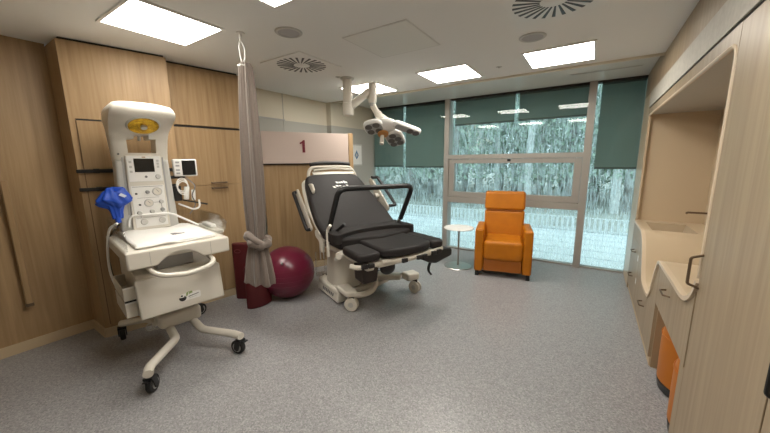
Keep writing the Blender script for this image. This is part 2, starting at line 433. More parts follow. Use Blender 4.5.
for (x0, x1, zb, lab) in ((-3.95, -3.225, 1.545, 'teal roller blind nearest the bed, left of the slim window gap'),
                          (-3.165, -2.30, 1.53, 'teal roller blind lowered halfway, right part of the left bay'),
                          (-2.15, -1.145, 2.27, 'short teal roller blind over the middle bay, left half'),
                          (-1.08, -.15, 2.275, 'short teal roller blind over the middle bay, right half'),
                          (.005, .49, 1.515, 'teal roller blind lowered halfway beside the cabinets')):
    b = empty('roller_blind', ((x0+x1)/2, YW+.085, 2.70), 0, lab, 'blind', 'teal roller blinds')
    h = (x1-x0)/2
    MB().b2((-h, -.003, zb-2.70), (h, .003, 0)).build('fabric', M_BLIND, b, smooth=False)
    MB().b2((-h, -.009, zb-2.725), (h, .009, zb-2.695)).build('bottom_bar', M_BLINDBAR, b, bevel=.004)
    MB().cyl((-h, .0, -.022), (h, .0, -.022), .022, n=16).build('roller_tube', M_BLINDBAR, b)

# ------------------------------------------------------------------ ceiling fittings
def ceiling_light(x0, y0, label):
    o = empty('ceiling_light', (x0+.3, y0+.3, H), 0, label, 'ceiling light', 'square ceiling light panels')
    f = MB(); t = .022
    for lo, hi in (((-.31, -.31), (.31, -.31+t)), ((-.31, .31-t), (.31, .31)), ((-.31, -.31+t), (-.31+t, .31-t)), ((.31-t, -.31+t), (.31, .31-t))):
        f.b2((*lo, -.012), (*hi, .001))
    f.build('frame', M_WHITE2, o, bevel=.002)
    MB().b2((-.29, -.29, -.008), (.29, .29, -.001)).build('diffuser', M_LAMP, o, smooth=False)
ceiling_light(-3.10, .93, 'square ceiling light panel above the baby warmer')
ceiling_light(-1.88, .93, 'square ceiling light panel cut off by the top edge, near the round speaker')
ceiling_light(-.67, .93, 'square ceiling light panel above the viewer')
ceiling_light(-3.08, 3.53, 'square ceiling light panel behind the exam lamp arm')
ceiling_light(-1.84, 3.48, 'square ceiling light panel between the exam lamp and the cabinets')
ceiling_light(-.68, 3.48, 'square ceiling light panel nearest the cabinets, beside a ceiling speaker')
def diffuser(x, y, label):
    o = empty('air_diffuser', (x, y, H), 0, label, 'air vent', 'swirl air diffusers')
    n = 24
    MB().b2((-.30, -.30, -.010), (.30, .30, .0)).build('plate', M_WHITE2, o, bevel=.003)
    for k in range(n):
        a = 2*PI*k/n; r0, r1 = .085, .255
        sw = a+.16
        d = Vector((math.cos(sw), math.sin(sw), 0)); c0 = Vector((math.cos(a), math.sin(a), 0))*r0
        t = Vector((-d.y, d.x, 0)); c1 = c0+d*(r1-r0)
        P = [c0-t*.005, c1-t*.012, c1+t*.012, c0+t*.005]
        MB().prism([(p.x, p.y) for p in P], 'z', -.0125, -.009).build('slot', M_BLACK, o, smooth=False)
    MB().lathe([(.001, -.016), (.05, -.016), (.06, -.010), (.06, -.009), (.001, -.009)]).build('hub', M_WHITE2, o)
diffuser(-2.70, 2.50, 'swirl air vent in the ceiling right of the curtain hook')
diffuser(-.31, 2.49, 'swirl air vent in the ceiling near the speaker by the cabinets')
ap = empty('access_panel', (-1.555, 2.50, H), 0, 'plain square access panel set flush in the ceiling centre', 'access panel')
MB().b2((-.30, -.30, -.006), (.30, .30, 0)).build('door', plain('panel_white', (.78, .78, .74), .7), ap, bevel=.002)
f = MB()
for lo, hi in (((-.312, -.312), (.312, -.301)), ((-.312, .301), (.312, .312)), ((-.312, -.301), (-.301, .301)), ((.301, -.301), (.312, .301))):
    f.b2((*lo, -.004), (*hi, 0))
f.build('frame', plain('panel_edge', (.66, .65, .62), .7), ap, smooth=False)
for x, y, lab in ((-2.14, 1.86, 'round grey ceiling speaker near the curtain hook'), (-.53, 3.10, 'round grey ceiling speaker beside the light nearest the cabinets')):
    o = empty('ceiling_speaker', (x, y, H), 0, lab, 'speaker', 'round ceiling speakers')
    MB().lathe([(.085, -.009), (.1, -.010), (.108, -.004), (.108, 0), (.085, 0)], n=40, ring=True).build('rim', M_LGREY, o)
    MB().lathe([(.001, -.007), (.086, -.006), (.086, 0), (.001, 0)], n=40).build('grille', plain('speaker_grille', (.42, .41, .41), .7), o)
for x, y, lab in ((-2.72, 3.1, 'tiny ceiling sprinkler beside the exam lamp mount'), (-.98, 3.82, 'tiny ceiling sprinkler near the window soffit')):
    o = empty('sprinkler', (x, y, H), 0, lab, 'sprinkler', 'ceiling sprinklers')
    MB().lathe([(.03, -.004), (.035, 0), (.001, 0), (.001, -.006)], n=20).build('plate', M_LGREY, o)
    MB().cyl((0, 0, -.012), (0, 0, -.004), .010).build('nozzle', M_LGREY, o)
o = empty('slot_vent', (.015, 4.88, 2.70), 0, 'long narrow slot vent in the glossy window soffit', 'air vent')
MB().b2((-.37, -.022, -.005), (.37, .022, 0)).build('frame', M_LGREY, o, bevel=.001)
MB().b2((-.355, -.010, -.007), (.355, .010, -.004)).build('slot', M_GREYP, o, smooth=False)

# ------------------------------------------------------------------ fitted furniture along the right wall
XB = 1.10
wl('wall_right_upper', (XR, YB, 2.40), (1.12, YW, 2.72), M_WOODR, 'pale oak bulkhead above the cabinets')
wl('trim_6', (XR-.004, YB, 2.228), (1.12, 4.95, 2.40), plain('grey_fascia', (.50, .47, .41), .7, noise=.08, nscale=30), 'light grey fascia band above the cabinets')
wl('trim_7', (XR+.006, YB, 2.212), (1.12, 4.95, 2.228), M_DARK, 'dark gap under the grey fascia')
wl('wall_right_end', (XR, 4.955, 0), (1.12, YW, 2.40), M_BEIGE, 'beige wall end between cabinets and window')
# niche frame (opening panel) : head, far jamb
nf = empty('niche_surround', (0, 0, 0), 0, 'pale oak surround and beige lining of the deep worktop niche', 'wall niche')
MB().b2((XR, 2.105, 2.142), (XR+.02, 4.955, 2.212)).build('head_board', M_WOODR, nf, smooth=False)
MB().b2((XR, 4.89, .90), (XR+.02, 4.955, 2.142)).build('far_jamb', M_BEIGE, nf, smooth=False)
MB().b2((XR+.02, 2.105, 2.142), (XB, 4.95, 2.16)).build('soffit_board', plain('niche_soffit', (.46, .43, .38), .5), nf, smooth=False)
MB().b2((XB, 2.105, .45), (XB+.015, 4.95, 2.142)).build('back_panel', M_BEIGE, nf, smooth=False)
MB().b2((XR+.02, 4.935, .45), (XB, 4.954, 2.142)).build('end_panel', M_BEIGE, nf, smooth=False)
MB().b2((XR+.02, 2.10, .86), (XB, 2.118, 2.142)).build('near_panel', M_BEIGE, nf, smooth=False)
# corner fillet pieces of the opening at the head near end
prof = [(2.105, 2.142), (2.105, 2.02)] + [(2.105+.10-.10*math.cos(t*PI/16), 2.042+.10*math.sin(t*PI/16)) for t in range(0, 9)]
MB().prism(prof, 'x', XR, XR+.02).build('corner_fillet', M_WOODR, nf, smooth=False)
# continuous wavy worktop profile (Y, z) from the near jamb to the far jamb
ctrl = [(2.118, 1.02), (2.16, .945), (2.24, .885), (2.36, .86), (2.62, .86), (2.92, .86), (3.03, .86), (3.11, .845), (3.18, .77), (3.24, .66), (3.29, .55), (3.35, .485), (3.45, .465),
        (3.62, .465), (3.74, .485), (3.83, .56), (3.92, .68), (4.02, .79), (4.12, .855), (4.26, .885), (4.6, .888), (4.934, .888)]
path = [tuple(p) for p in smooth_path([(a, b, 0) for a, b in ctrl], 4)]
path = [(p[0], p[1]) for p in path]
wt = empty('wavy_worktop', (0, 0, 0), 0, 'continuous beige solid surface worktop dipping in a wave between drawers', 'worktop')
g = MB(); T = .022
def strip(mb, x0, x1, top, th):
    n = len(top); V = []; F = []
    nrm = []
    for i in range(n):
        a = top[max(i-1, 0)]; b = top[min(i+1, n-1)]; d = Vector((b[0]-a[0], b[1]-a[1])).normalized(); nrm.append((d.y, -d.x))
    low = [(p[0]+q[0]*th, p[1]+q[1]*th) for p, q in zip(top, nrm)]
    for p, q in zip(top, low): V += [(x0, *p), (x1, *p), (x1, *q), (x0, *q)]
    for i in range(n-1):
        for j in range(4): F.append((4*i+j, 4*i+(j+1) % 4, 4*i+4+(j+1) % 4, 4*i+4+j))
    F += [(3, 2, 1, 0), (4*n-4, 4*n-3, 4*n-2, 4*n-1)]
    mb._add(V, F)
# surface, with the basin cut into the far flat stretch
BY0, BY1 = 4.27, 4.78
nr = [p for p in path if p[0] < BY0]; fr2 = [p for p in path if p[0] > BY0-.04]
strip(g, XR+.02, XB, nr, T)
edge = lambda y: (y, .887)
mid = [nr[-1], edge(BY1)]
strip(g, XR+.02, .575, mid, T); strip(g, .93, XB, mid, T); strip(g, XR+.02, XB, [edge(BY1), (4.934, .888)], T)
g.build('surface', M_BEIGE, wt, ang=60)
basin = MB()
y0_, y1_ = nr[-1][0], BY1
V = [(.575, y0_, .886), (.93, y0_, .886), (.93, y1_, .886), (.575, y1_, .886), (.60, y0_+.03, .80), (.905, y0_+.03, .80), (.905, y1_-.03, .80), (.60, y1_-.03, .80)]
basin._add(V, [(4, 5, 6, 7), (0, 4, 7, 3), (1, 2, 6, 5), (0, 1, 5, 4), (3, 7, 6, 2)])
basin.build('sink_basin', plain('basin', (.46, .36, .245), .3), wt, smooth=False)
lip = MB(); strip(lip, XR-.012, XR+.02, [p for p in path if p[0] > 2.115], .024); lip.build('front_lip', M_TRIMW, wt, ang=60)
# lip continuing around the head and near side of the opening
e = MB().tube(rounded([(XR+.003, 2.115, 1.03), (XR+.003, 2.115, 2.132), (XR+.003, 4.89, 2.132)], .09, 8), .011, 8)
e.build('opening_lip', M_TRIMW, nf)
tp = empty('wall_tap', (XB, 4.70, 1.04), 0, 'dark bronze wall tap spout over the basin in the niche', 'tap')
MB().cyl((0, 0, 0), (-.02, 0, 0), .03).build('rosette', M_BRONZE, tp)
MB().tube(rounded([(-.01, 0, 0), (-.19, 0, .0), (-.20, 0, -.015)], .01), .011, 10).build('spout', M_BRONZE, tp)
MB().tube([(-.02, 0, -.01), (-.02, .0, -.05)], .007, 8).build('lever', M_BRONZE, tp)

def front(name, y0, y1, top, z0, parent, mat=M_WOODR, th=.02):
    """front board in the furniture plane whose upper edge follows the worktop profile between y0 and y1"""
    if isinstance(top, (int, float)): poly = [(y0, z0), (y1, z0), (y1, top), (y0, top)]
    else:
        seg = [p for p in path if y0 < p[0] < y1]
        def at(y):
            for a, b in zip(path, path[1:]):
                if a[0] <= y <= b[0]: return a[1]+(b[1]-a[1])*(y-a[0])/(b[0]-a[0])
            return path[-1][1] if y > path[-1][0] else path[0][1]
        poly = [(y0, z0), (y1, z0), (y1, at(y1)-.026)] + [(p[0], p[1]-.026) for p in reversed(seg)] + [(y0, at(y0)-.026)]
    return MB().prism(poly, 'x', XR, XR+th).build(name, mat, parent, smooth=False)
def pull(y, z, parent, w=.14, vertical=False, d=.035, r=.006, mat=M_BRONZE):
    a = (0, 0, w/2) if vertical else (0, w/2, 0)
    p = [(XR, y-a[1], z-a[2]), (XR-d, y-a[1]*.8, z-a[2]*.8), (XR-d, y+a[1]*.8, z+a[2]*.8), (XR, y+a[1], z+a[2])]
    MB().tube(rounded(p, .01), r, 8).build('handle', mat, parent)
du = empty('drawer_cabinet', (0, 0, 0), 0, 'pale oak drawer cabinet nearest the window under the worktop', 'cabinet')
MB().b2((XR+.025, 4.16, .0), (XB, 4.95, .77)).build('carcass', M_WOODR, du, smooth=False)
front('side_stile', 4.90, 4.955, .90, .0, du)
MB().b2((XR+.012, 4.16, 0), (XR+.03, 4.95, .07)).build('plinth', M_BASEB, du, smooth=False)
for z0, z1, hz in ((.075, .43, .28), (.434, .70, .57)):
    d = MB().b2((XR, 4.163, z0), (XR+.02, 4.897, z1)).build('drawer', M_WOODR, du, smooth=False); pull(4.57, hz, d)
d = front('drawer_front_top', 4.163, 4.897, 'p', .704, du)
for y, z in ((4.25, .56), (4.2, .32)): MB().b2((XR-.002, y-.02, z-.03), (XR, y+.02, z+.03)).build('label_tag', M_WHITE2, du, smooth=False)
dc = empty('dip_cabinet', (0, 0, 0), 0, 'low pale oak cabinet under the dipped part of the worktop', 'cabinet')
MB().b2((XR+.025, 3.04, 0), (XB, 4.155, .40)).build('carcass', M_WOODR, dc, smooth=False)
MB().b2((XR+.012, 3.04, 0), (XR+.03, 4.155, .07)).build('plinth', M_BASEB, dc, smooth=False)
d = front('door', 3.04, 4.157, 'p', .075, dc); pull(3.57, .31, d)
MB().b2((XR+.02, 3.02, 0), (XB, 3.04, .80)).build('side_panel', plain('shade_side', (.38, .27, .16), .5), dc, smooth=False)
kc = empty('knee_space_drawer', (0, 0, 0), 0, 'single pale oak drawer over the open knee space with orange poufs', 'drawer')
d = front('drawer', 2.125, 3.037, 'p', .53, kc); pull(2.69, .735, d)
MB().b2((XR+.02, 2.125, .50), (XB, 3.02, .53)).build('bottom_board', M_WOODR, kc, smooth=False)
MB().b2((XB, 2.12, 0), (XB+.02, 3.02, .83)).build('rear_board', M_WOODR, kc, smooth=False)
tc = empty('tall_cabinet', (0, 0, 0), 0, 'tall pale oak cabinet with long bronze pull beside the worktop niche', 'cabinet')
MB().b2((XR+.022, 1.305, 0), (XB, 2.10, 2.21)).build('carcass', M_WOODR, tc, smooth=False)
d = MB().b2((XR, 1.312, .02), (XR+.02, 2.104, 2.21)).build('door', M_WOODR, tc, bevel=.002)
pull(2.09-.0, 1.07, d, .17, True, .045, .0065)
MB().b2((XR, 2.104, 0), (XR+.02, 2.19, .53)).build('filler_strip', M_WOODR, tc, smooth=False)
tc2 = empty('tall_cabinet', (0, 0, 0), 0, 'tall pale oak cabinet at the right edge of the photo', 'cabinet')
MB().b2((XR+.022, .55, 0), (XB, 1.30, 2.21)).build('carcass', M_WOODR, tc2, smooth=False)
d = MB().b2((XR, .56, .02), (XR+.02, 1.303, 2.21)).build('door', M_WOODR, tc2, bevel=.002)
pull(1.235, 1.02, d, .13, True, .03, .0065, M_BLACK)
tc3 = empty('tall_cabinet', (0, 0, 0), 0, 'tall pale oak cabinet beside the viewer', 'cabinet')
MB().b2((XR, -1.69, 0), (XB, .545, 2.21)).build('carcass', M_WOODR, tc3, smooth=False)
# orange poufs in the knee space
def pouf(x, y, rot, label):
    o = empty('pouf', (x, y, 0), rot, label, 'pouf', 'orange poufs')
    MB().lathe([(.20, 0), (.225, .01), (.23, .055), (.225, .06), (.001, .06), (.001, 0)], n=40).build('base', M_BLACK, o)
    MB().lathe([(.001, .06), (.215, .06), (.232, .075), (.235, .25), (.235, .40), (.225, .445), (.19, .47), (.10, .48), (.001, .482)], n=40).build('cushion', M_ORANGE2, o)
    MB().tube([(.236*math.cos(2*PI*i/40), .236*math.sin(2*PI*i/40), .41) for i in range(40)], .004, 6, True).build('piping', M_ORANGE2, o)
pouf(.745, 2.785, 0, 'orange round pouf with black base, farther one under the worktop')
pouf(.735, 2.315, .4, 'orange round pouf with black base, nearer one under the worktop')

# ------------------------------------------------------------------ recliner
ch = empty('recliner_armchair', (-.945, 4.36, 0), math.radians(13), 'orange leather recliner armchair with tall back facing into the room', 'armchair')
def rot_x(a): return Matrix.Rotation(a, 3, 'X')
MB().b2((-.26, -.01, .25), (.26, .56, .53)).build('seat', M_ORANGE, ch, bevel=.05, seg=4)
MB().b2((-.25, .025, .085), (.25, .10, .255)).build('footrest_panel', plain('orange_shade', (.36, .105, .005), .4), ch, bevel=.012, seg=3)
bk = MB().hexa([(-.275, .47, .42), (.275, .47, .42), (.275, .62, .42), (-.275, .62, .42), (-.285, .56, .884), (.285, .56, .884), (.285, .70, .884), (-.285, .70, .884)])
b_o = bk.build('backrest', M_ORANGE, ch, bevel=.035, seg=4)
MB().hexa([(-.288, .545, .89), (.288, .545, .89), (.288, .70, .89), (-.288, .70, .89), (-.285, .595, 1.165), (.285, .595, 1.165), (.285, .735, 1.165), (-.285, .735, 1.165)]).build('head_cushion', M_ORANGE, ch, bevel=.035, seg=4)
MB().tube([(-.26, .555, .886), (.26, .555, .886)], .006, 6).build('seam', plain('orange_dark', (.25, .07, .008), .6), b_o)
for sx in (-1, 1):
    MB().b2((sx*.258, 0, .075), (sx*.375, .62, .69)).build('arm', M_ORANGE, ch, bevel=.028, seg=4)
    for y in (.05, .57): MB().b2((sx*.335-.025, y-.025, 0), (sx*.335+.025, y+.025, .08)).build('leg', M_BLACK, ch, bevel=.004)
MB().b2((-.255, .10, .06), (.255, .66, .24)).build('base', M_ORANGE, ch, bevel=.01)

# side table
st = empty('side_table', (-1.65, 4.56, 0), 0, 'small round white side table on a steel pedestal left of the armchair', 'side table')
MB().lathe([(.001, .605), (.222, .605), (.228, .612), (.222, .622), (.001, .622)], n=48).build('table_top', M_WHITE2, st)
MB().cyl((0, 0, .012), (0, 0, .606), .014, n=20).build('stem', M_STEEL, st)
MB().lathe([(.001, 0), (.205, 0), (.207, .006), (.20, .012), (.02, .018), (.001, .018)], n=48).build('base', M_STEEL, st)

# ------------------------------------------------------------------ exercise ball, birthing stool, curtain
bl = MB(); bl.ball((0, 0, .31), .318, (1, 1, .985), 48, 32)
for k in range(0): pass
ballo = bl.build('exercise_ball', M_BALL); ballo.location = (-3.02, 2.40, -.0)
tag(ballo, 'large shiny burgundy exercise ball between curtain and bed', 'exercise ball')
rg = MB()
for dz in (-.09, -.03, .03, .09):
    rr = math.sqrt(.318**2-dz**2)+.0005
    rg.tube([(rr*math.cos(2*PI*i/64), rr*math.sin(2*PI*i/64), .31+dz*.985) for i in range(64)], .0022, 5, True)
rg.build('moulded_rib', M_BALL, ballo)
MB().cyl((.16, -.20, .49), (.185, -.225, .512), .012, .012, 16).build('valve', plain('valve_grey', (.3, .3, .3), .5), ballo)
# horseshoe birthing stool: tall curved back slab + shorter curved front
bs = empty('birthing_stool', (-3.19, 2.03, 0), math.radians(58), 'maroon foam birthing stool with tall back, behind the curtain tail', 'stool')
def slab(poly, z1, topr, name):
    return MB().prism(poly, 'z', 0, z1).build(name, M_MAROON, bs, bevel=topr, seg=3)
back = [(-.195, .25), (-.185, .215), (-.08, .165), (.03, .13), (.07, .16), (.05, .21), (-.06, .25), (-.17, .29)]
slab(round_poly(back, .02, 3), .69, .015, 'back_slab')
fr_ = [(-.085, -.135), (-.03, -.16), (.06, -.15), (.14, -.105), (.19, -.045), (.20, .05), (.16, .14), (.08, .17), (.06, .125), (.11, .08), (.12, .0), (.07, -.06), (.0, -.08), (-.07, -.075)]
slab(round_poly(fr_, .02, 3), .49, .015, 'seat_slab')
em = MB().tube([(.035*math.cos(2*PI*i/24), 0, .02*math.sin(2*PI*i/24)) for i in range(24)], .003, 6, True)
emo = em.build('emblem', plain('faded_pink', (.22, .06, .06), .6), bs); emo.location = (-.135, .187, .60); emo.rotation_euler = (0, 0, -.43)
# curtain
cx, cy = -2.47, 1.65
ct = empty('privacy_curtain', (cx, cy, 0), math.radians(33.5), 'taupe privacy curtain hung from the ceiling and tied in a knot', 'curtain')
zs = [(2.43, .03, .025), (2.39, .050, .038), (2.30, .055, .045), (2.1, .064, .05), (1.8, .074, .055), (1.5, .080, .06), (1.25, .079, .055), (1.06, .07, .05), (.95, .06, .05)]
def curt(zs, phase, folds, amp, shift):
    def F(u, v):
        k = v*(len(zs)-1); i = min(int(k), len(zs)-2); t = k-i
        z = zs[i][0]+(zs[i+1][0]-zs[i][0])*t; rx = zs[i][1]+(zs[i+1][1]-zs[i][1])*t; ry = zs[i][2]+(zs[i+1][2]-zs[i][2])*t
        a = 2*PI*u; m = 1+amp*math.sin(folds*a+phase+.6*math.sin(v*3)) + amp*.5*math.sin((folds*2-3)*a+1.3+v)
        sx = shift(z)
        return (sx+rx*m*math.cos(a), ry*m*math.sin(a), z)
    return F
m = MB(); m.grid(curt(zs, 0, 9, .2, lambda z: .02-.02*(2.4-z)/1.4), 110, 40, True)
m.build('drape', M_CURT, ct, ang=180)
zt = [(.945, .058, .05), (.89, .068, .055), (.78, .092, .065), (.66, .106, .075), (.57, .116, .08), (.535, .117, .08)]
m = MB(); m.grid(curt(zt, 1.0, 8, .17, lambda z: -.005+.0*(z)), 100, 22, True)
# ragged hem
for v in m.bm.verts:
    if v.co.z < .6: v.co.z += (.012*math.sin(v.co.x*60) - v.co.x*.15) * (.6-v.co.z)/.065
m.build('tail', M_CURT, ct, ang=180, solid=.004)
kn = MB()
kp = [(x*.85+.01, y*.9, z-.05) for x, y, z in [(-.085, -.03, 1.045), (-.05, -.075, 1.0), (.01, -.085, .965), (.07, -.06, .955), (.095, 0, .965), (.07, .05, .985), (0, .07, 1.0), (-.06, .05, 1.03)]]
pp = smooth_path(kp+kp[:1], 6)[:-1]
kn.tube(pp, [.038+.008*math.sin(i*.9) for i in range(len(pp))], 14, True)
kn.tube(smooth_path([(-.06, -.05, 1.01), (-.01, -.08, .975), (.045, -.08, .935), (.08, -.03, .89)], 6), [.02]+[.03]*17+[.02], 12)
kn.build('knot', M_CURT, ct, ang=180)
MB().cyl((0, 0, 2.60), (0, 0, 2.655), .012).cyl((0, 0, 2.645), (0, 0, 2.655), .035).build('ceiling_hook', M_WHITE2, ct)
cp = smooth_path([(-.005, 0, 2.61), (-.02, 0, 2.55), (-.012, 0, 2.46), (0, 0, 2.425), (.02, 0, 2.47), (.022, 0, 2.54), (.0, 0, 2.59)], 6)
MB().tube(cp, .0042, 8).build('cord', M_WHITE2, ct)
MB().tube([(.036*math.cos(2*PI*i/20), .028*math.sin(2*PI*i/20), 2.405) for i in range(20)], .009, 8, True).build('gather_ring', M_LGREY, ct)

# ------------------------------------------------------------------ infant warmer (local +x = front, +y = away from the viewer)
iw = empty('infant_warmer', (-2.965, 1.13, 0), math.radians(-8.7), 'cream infant warmer on castors with control column and padded bed, near the left wall', 'baby warmer')
for sy in (-1, 1):
    p = rounded([(-.30, .035+sy*.08, .235), (.19, .035+sy*.10, .185), (.44, sy*.30, .165), (.53, sy*.325, .165)], .035, 6)
    MB().tube(p, .033, 14, flat=.9).build('front_leg', M_WHITE, iw)
    q = rounded([(-.15, sy*.12, .23), (-.35, sy*.15, .21), (-.53, sy*.32, .165)], .06, 5)
    MB().tube(q, .033, 14, flat=.9).build('rear_leg', M_WHITE, iw)
def castor(x, y, ang, parent):
    c = empty('castor', (x, y, 0), ang); c.parent = parent
    MB().cyl((0, 0, .125), (0, 0, .165), .017).build('stem', M_BLACK, c)
    f = MB()
    for s in (-1, 1): f.prism([(-.03, .13), (.03, .13), (.045, .05), (.02, .03), (.0, .04)], 'y', s*.028-.004, s*.028+.004)
    f.b2((-.03, -.032, .118), (.03, .032, .132)); f.build('fork', M_BLACK, c, bevel=.002)
    MB().cyl((.022, -.02, .062), (.022, .02, .062), .062, n=28).build('wheel', M_RUB, c, bevel=.008, seg=3)
    MB().cyl((.022, -.0225, .062), (.022, .0225, .062), .04, n=24).build('wheel_disc', M_GREYP, c)
    MB().box((-.045, 0, .118), (.05, .035, .008), Matrix.Rotation(.3, 3, 'Y')).build('brake_lever', M_BLACK, c, bevel=.002)
for x, y, a in ((.505, -.315, 2.5), (.51, .32, 3.6), (-.53, -.32, 3.0), (-.53, .32, 1.9)): castor(x, y, a, iw)
MB().prism(round_poly([(-.38, -.13), (.02, -.13), (.02, .20), (-.38, .20)], .05), 'z', .215, .33).build('undercarriage', M_WHITE, iw, bevel=.02, seg=3)
MB().cyl((-.32, 0, .28), (-.32, 0, .95), .075, n=24).build('lift_column', M_LGREY, iw)
cab = MB().prism(round_poly([(-.40, .34), (.22, .465), (.29, .47), (.27, .72), (.22, .80), (-.40, .82)], .02), 'y', -.275, .295)
lower = cab.build('lower_cabinet', M_WHITE, iw, bevel=.02, seg=3)
MB().hexa([(.285, -.285, .475), (.315, -.285, .475), (.315, .305, .475), (.285, .305, .475), (.25, -.29, .775), (.28, -.29, .775), (.28, .30, .775), (.25, .30, .775)]).build('drawer_front', M_WHITE, lower, bevel=.012, seg=3)
# sticker: emblem on white label
lb = MB(); lb.prism(round_poly([(-.01, .515), (.165, .515), (.165, .585), (-.01, .585)], .02), 'x', 0, .002)
sk = lb.build('sticker', M_WHITE2, lower, smooth=False)
SM = Matrix.Translation((.3155, 0, .475)) @ Matrix.Rotation(-.1162, 4, 'Y') @ Matrix.Translation((0, 0, -.005)) @ Matrix.Diagonal((1, .82, .82, 1)) @ Matrix.Translation((0, -.015, -.437))
sk.matrix_local = SM
def stick(name, poly, mat):
    o = MB().prism(poly, 'x', .002, .004).build(name, mat, lower, smooth=False); o.matrix_local = SM
stick('emblem_dark', [(.005+.032*math.cos(t*PI/12+PI*.95), .548+.032*math.sin(t*PI/12+PI*.95)) for t in range(14)], M_BLACK)
stick('emblem_spot', [(.0+.009*math.cos(t*PI/6), .568+.008*math.sin(t*PI/6)) for t in range(12)], M_BLACK)
stick('emblem_spot', [(.024+.008*math.cos(t*PI/6), .556+.007*math.sin(t*PI/6)) for t in range(12)], M_GREYT)
stick('emblem_leaf', [(.035, .555), (.05, .562), (.062, .60), (.04, .588)], M_GREEN)
stick('emblem_leaf', [(.06, .57), (.095, .578), (.09, .598), (.065, .595)], M_GREEN)
stick('print_line', [(.055, .543), (.148, .558), (.148, .564), (.055, .552)], M_GREYT)
stick('print_line', [(.055, .528), (.13, .538), (.13, .542), (.055, .533)], M_LGREY)
# side trays
for z0, z1, x0 in ((.61, .715, -.22), (.475, .595, -.22)):
    t = MB()
    x1 = .19; y0, y1 = -.352, -.278
    t.b2((x0, y0, z0), (x1, y1, z0+.006)); t.b2((x0, y0, z0), (x1, y0+.006, z1)); t.b2((x1-.006, y0, z0), (x1, y1, z1)); t.b2((x0, y0, z0), (x0+.006, y1, z1))
    tr = t.build('side_tray', M_WHITE, iw, bevel=.003)
    MB().b2((x1-.01, y0-.001, z1-.012), (x1+.006, y1, z1)).build('rim', M_WHITE2, tr, bevel=.002)
MB().b2((-.21, -.348, .597), (.192, -.28, .608)).build('tray_divider', M_BLACK, iw, smooth=False)
# bed platform with arched front
arch = [(-.335, .895), (-.21, .895)] + [(-.16+.30*t/14, .895+.075*math.sin(PI*t/14)**.8) for t in range(15)] + [(.19, .895), (.345, .895), (.345, 1.02), (-.335, 1.02)]
tray = MB()
tray.prism(arch, 'x', .34, .42)
tray.b2((-.45, -.335, .93), (.35, .345, 1.02))
tray = tray.build('bed_platform', M_WHITE, iw, bevel=.014, seg=3)
for y in (-.20, .20): MB().b2((.4185, y-.001, .91), (.4215, y+.001, 1.005)).build('seam', M_GREYP, tray, smooth=False)
MB().b2((-.40, -.26, 1.02), (.345, .275, 1.04)).build('mattress', M_LGREY, iw, bevel=.015, seg=3)
random.seed(3)
def sheetF(u, v):
    x = -.38+.735*u; y = -.262+.535*v
    e = min(u, 1-u, v, 1-v)
    z = 1.043+.014*min(1, e*9)+.006*math.sin(9*x+14*y)+.004*math.sin(31*y-8*x)
    if u > .97: z -= .012
    return (x, y, z)
m = MB(); m.grid(sheetF, 36, 30); m.build('sheet', M_SHEET, iw, ang=180, solid=.012)
MB().b2((.15, .0, 1.064), (.215, .085, 1.068)).build('sheet_print', M_GREYT, iw, smooth=False)
MB().tube(rounded([(.28, -.205, .88), (.46, -.20, .86), (.50, -.15, .835), (.52, 0, .815), (.50, .16, .835), (.46, .20, .86), (.28, .205, .88)], .05), .018, 12).build('grab_handle', M_WHITE, iw)
MB().b2((-.1, -.13, .80), (.2, .13, .90)).build('lift_head', M_GREYP, iw, bevel=.01)
# clear guards
def guard(name, P, t=.006):
    b = MB(); b._add([*P], [tuple(range(len(P)))])
    return b.build(name, M_ACRYL, iw, solid=t, smooth=False)
guard('clear_side_guard', [(-.40, -.315, 1.02), (.395, -.315, 1.02), (.395, -.315, 1.13), (.34, -.315, 1.165), (-.40, -.315, 1.165)])
guard('clear_side_guard', [(-.40, .325, 1.02), (.36, .325, 1.02), (.36, .325, 1.13), (.30, .325, 1.19), (-.40, .325, 1.19)])
guard('clear_end_guard', [(-.415, -.31, 1.02), (-.415, .32, 1.02), (-.415, .32, 1.18), (-.415, -.31, 1.18)])
MB().tube(rounded([(-.22, -.2, 1.10), (-.22, -.19, 1.195), (-.20, .10, 1.19), (-.05, .27, 1.07)], .06), .009, 8).build('bent_guard_rod', M_WHITE2, iw)
MB().tube(rounded([(-.3, .20, 1.25), (-.1, .26, 1.21), (-.05, .30, 1.23), (-.06, .30, 1.3)], .03), .008, 8).build('hose_arm', M_WHITE2, iw)
# control column
yc = -.035
colm = MB().prism([(-.215, .92), (-.185, 1.66), (.185, 1.66), (.215, .92)], 'x', -.42, -.26)
bmesh.ops.translate(colm.bm, verts=colm.bm.verts, vec=(0, yc, 0))
colm = colm.build('control_column', M_LGREY, iw, bevel=.02, seg=3)
fp = MB().prism(round_poly([(-.135, 1.06), (-.125, 1.695), (.125, 1.695), (.135, 1.06)], .015), 'x', -.265, -.235)
bmesh.ops.translate(fp.bm, verts=fp.bm.verts, vec=(0, yc, 0)); fp = fp.build('front_panel', M_WHITE, iw, bevel=.006)
for s in (-1, 1): MB().hexa([(-.262, yc+s*.145-.006, 1.2), (-.255, yc+s*.145-.006, 1.2), (-.255, yc+s*.145+.006, 1.2), (-.262, yc+s*.145+.006, 1.2), (-.262, yc+s*.138-.006, 1.68), (-.255, yc+s*.138-.006, 1.68), (-.255, yc+s*.138+.006, 1.68), (-.262, yc+s*.138+.006, 1.68)]).build('column_groove', M_GREYP, colm, smooth=False)
X0 = -.235
du_ = MB().b2((X0, yc-.118, 1.475), (X0+.006, yc+.118, 1.69)).build('display_unit', M_WHITE2, fp, bevel=.004)
MB().b2((X0+.006, yc-.072, 1.555), (X0+.010, yc+.067, 1.668)).build('screen', M_SCREEN, iw, bevel=.002)
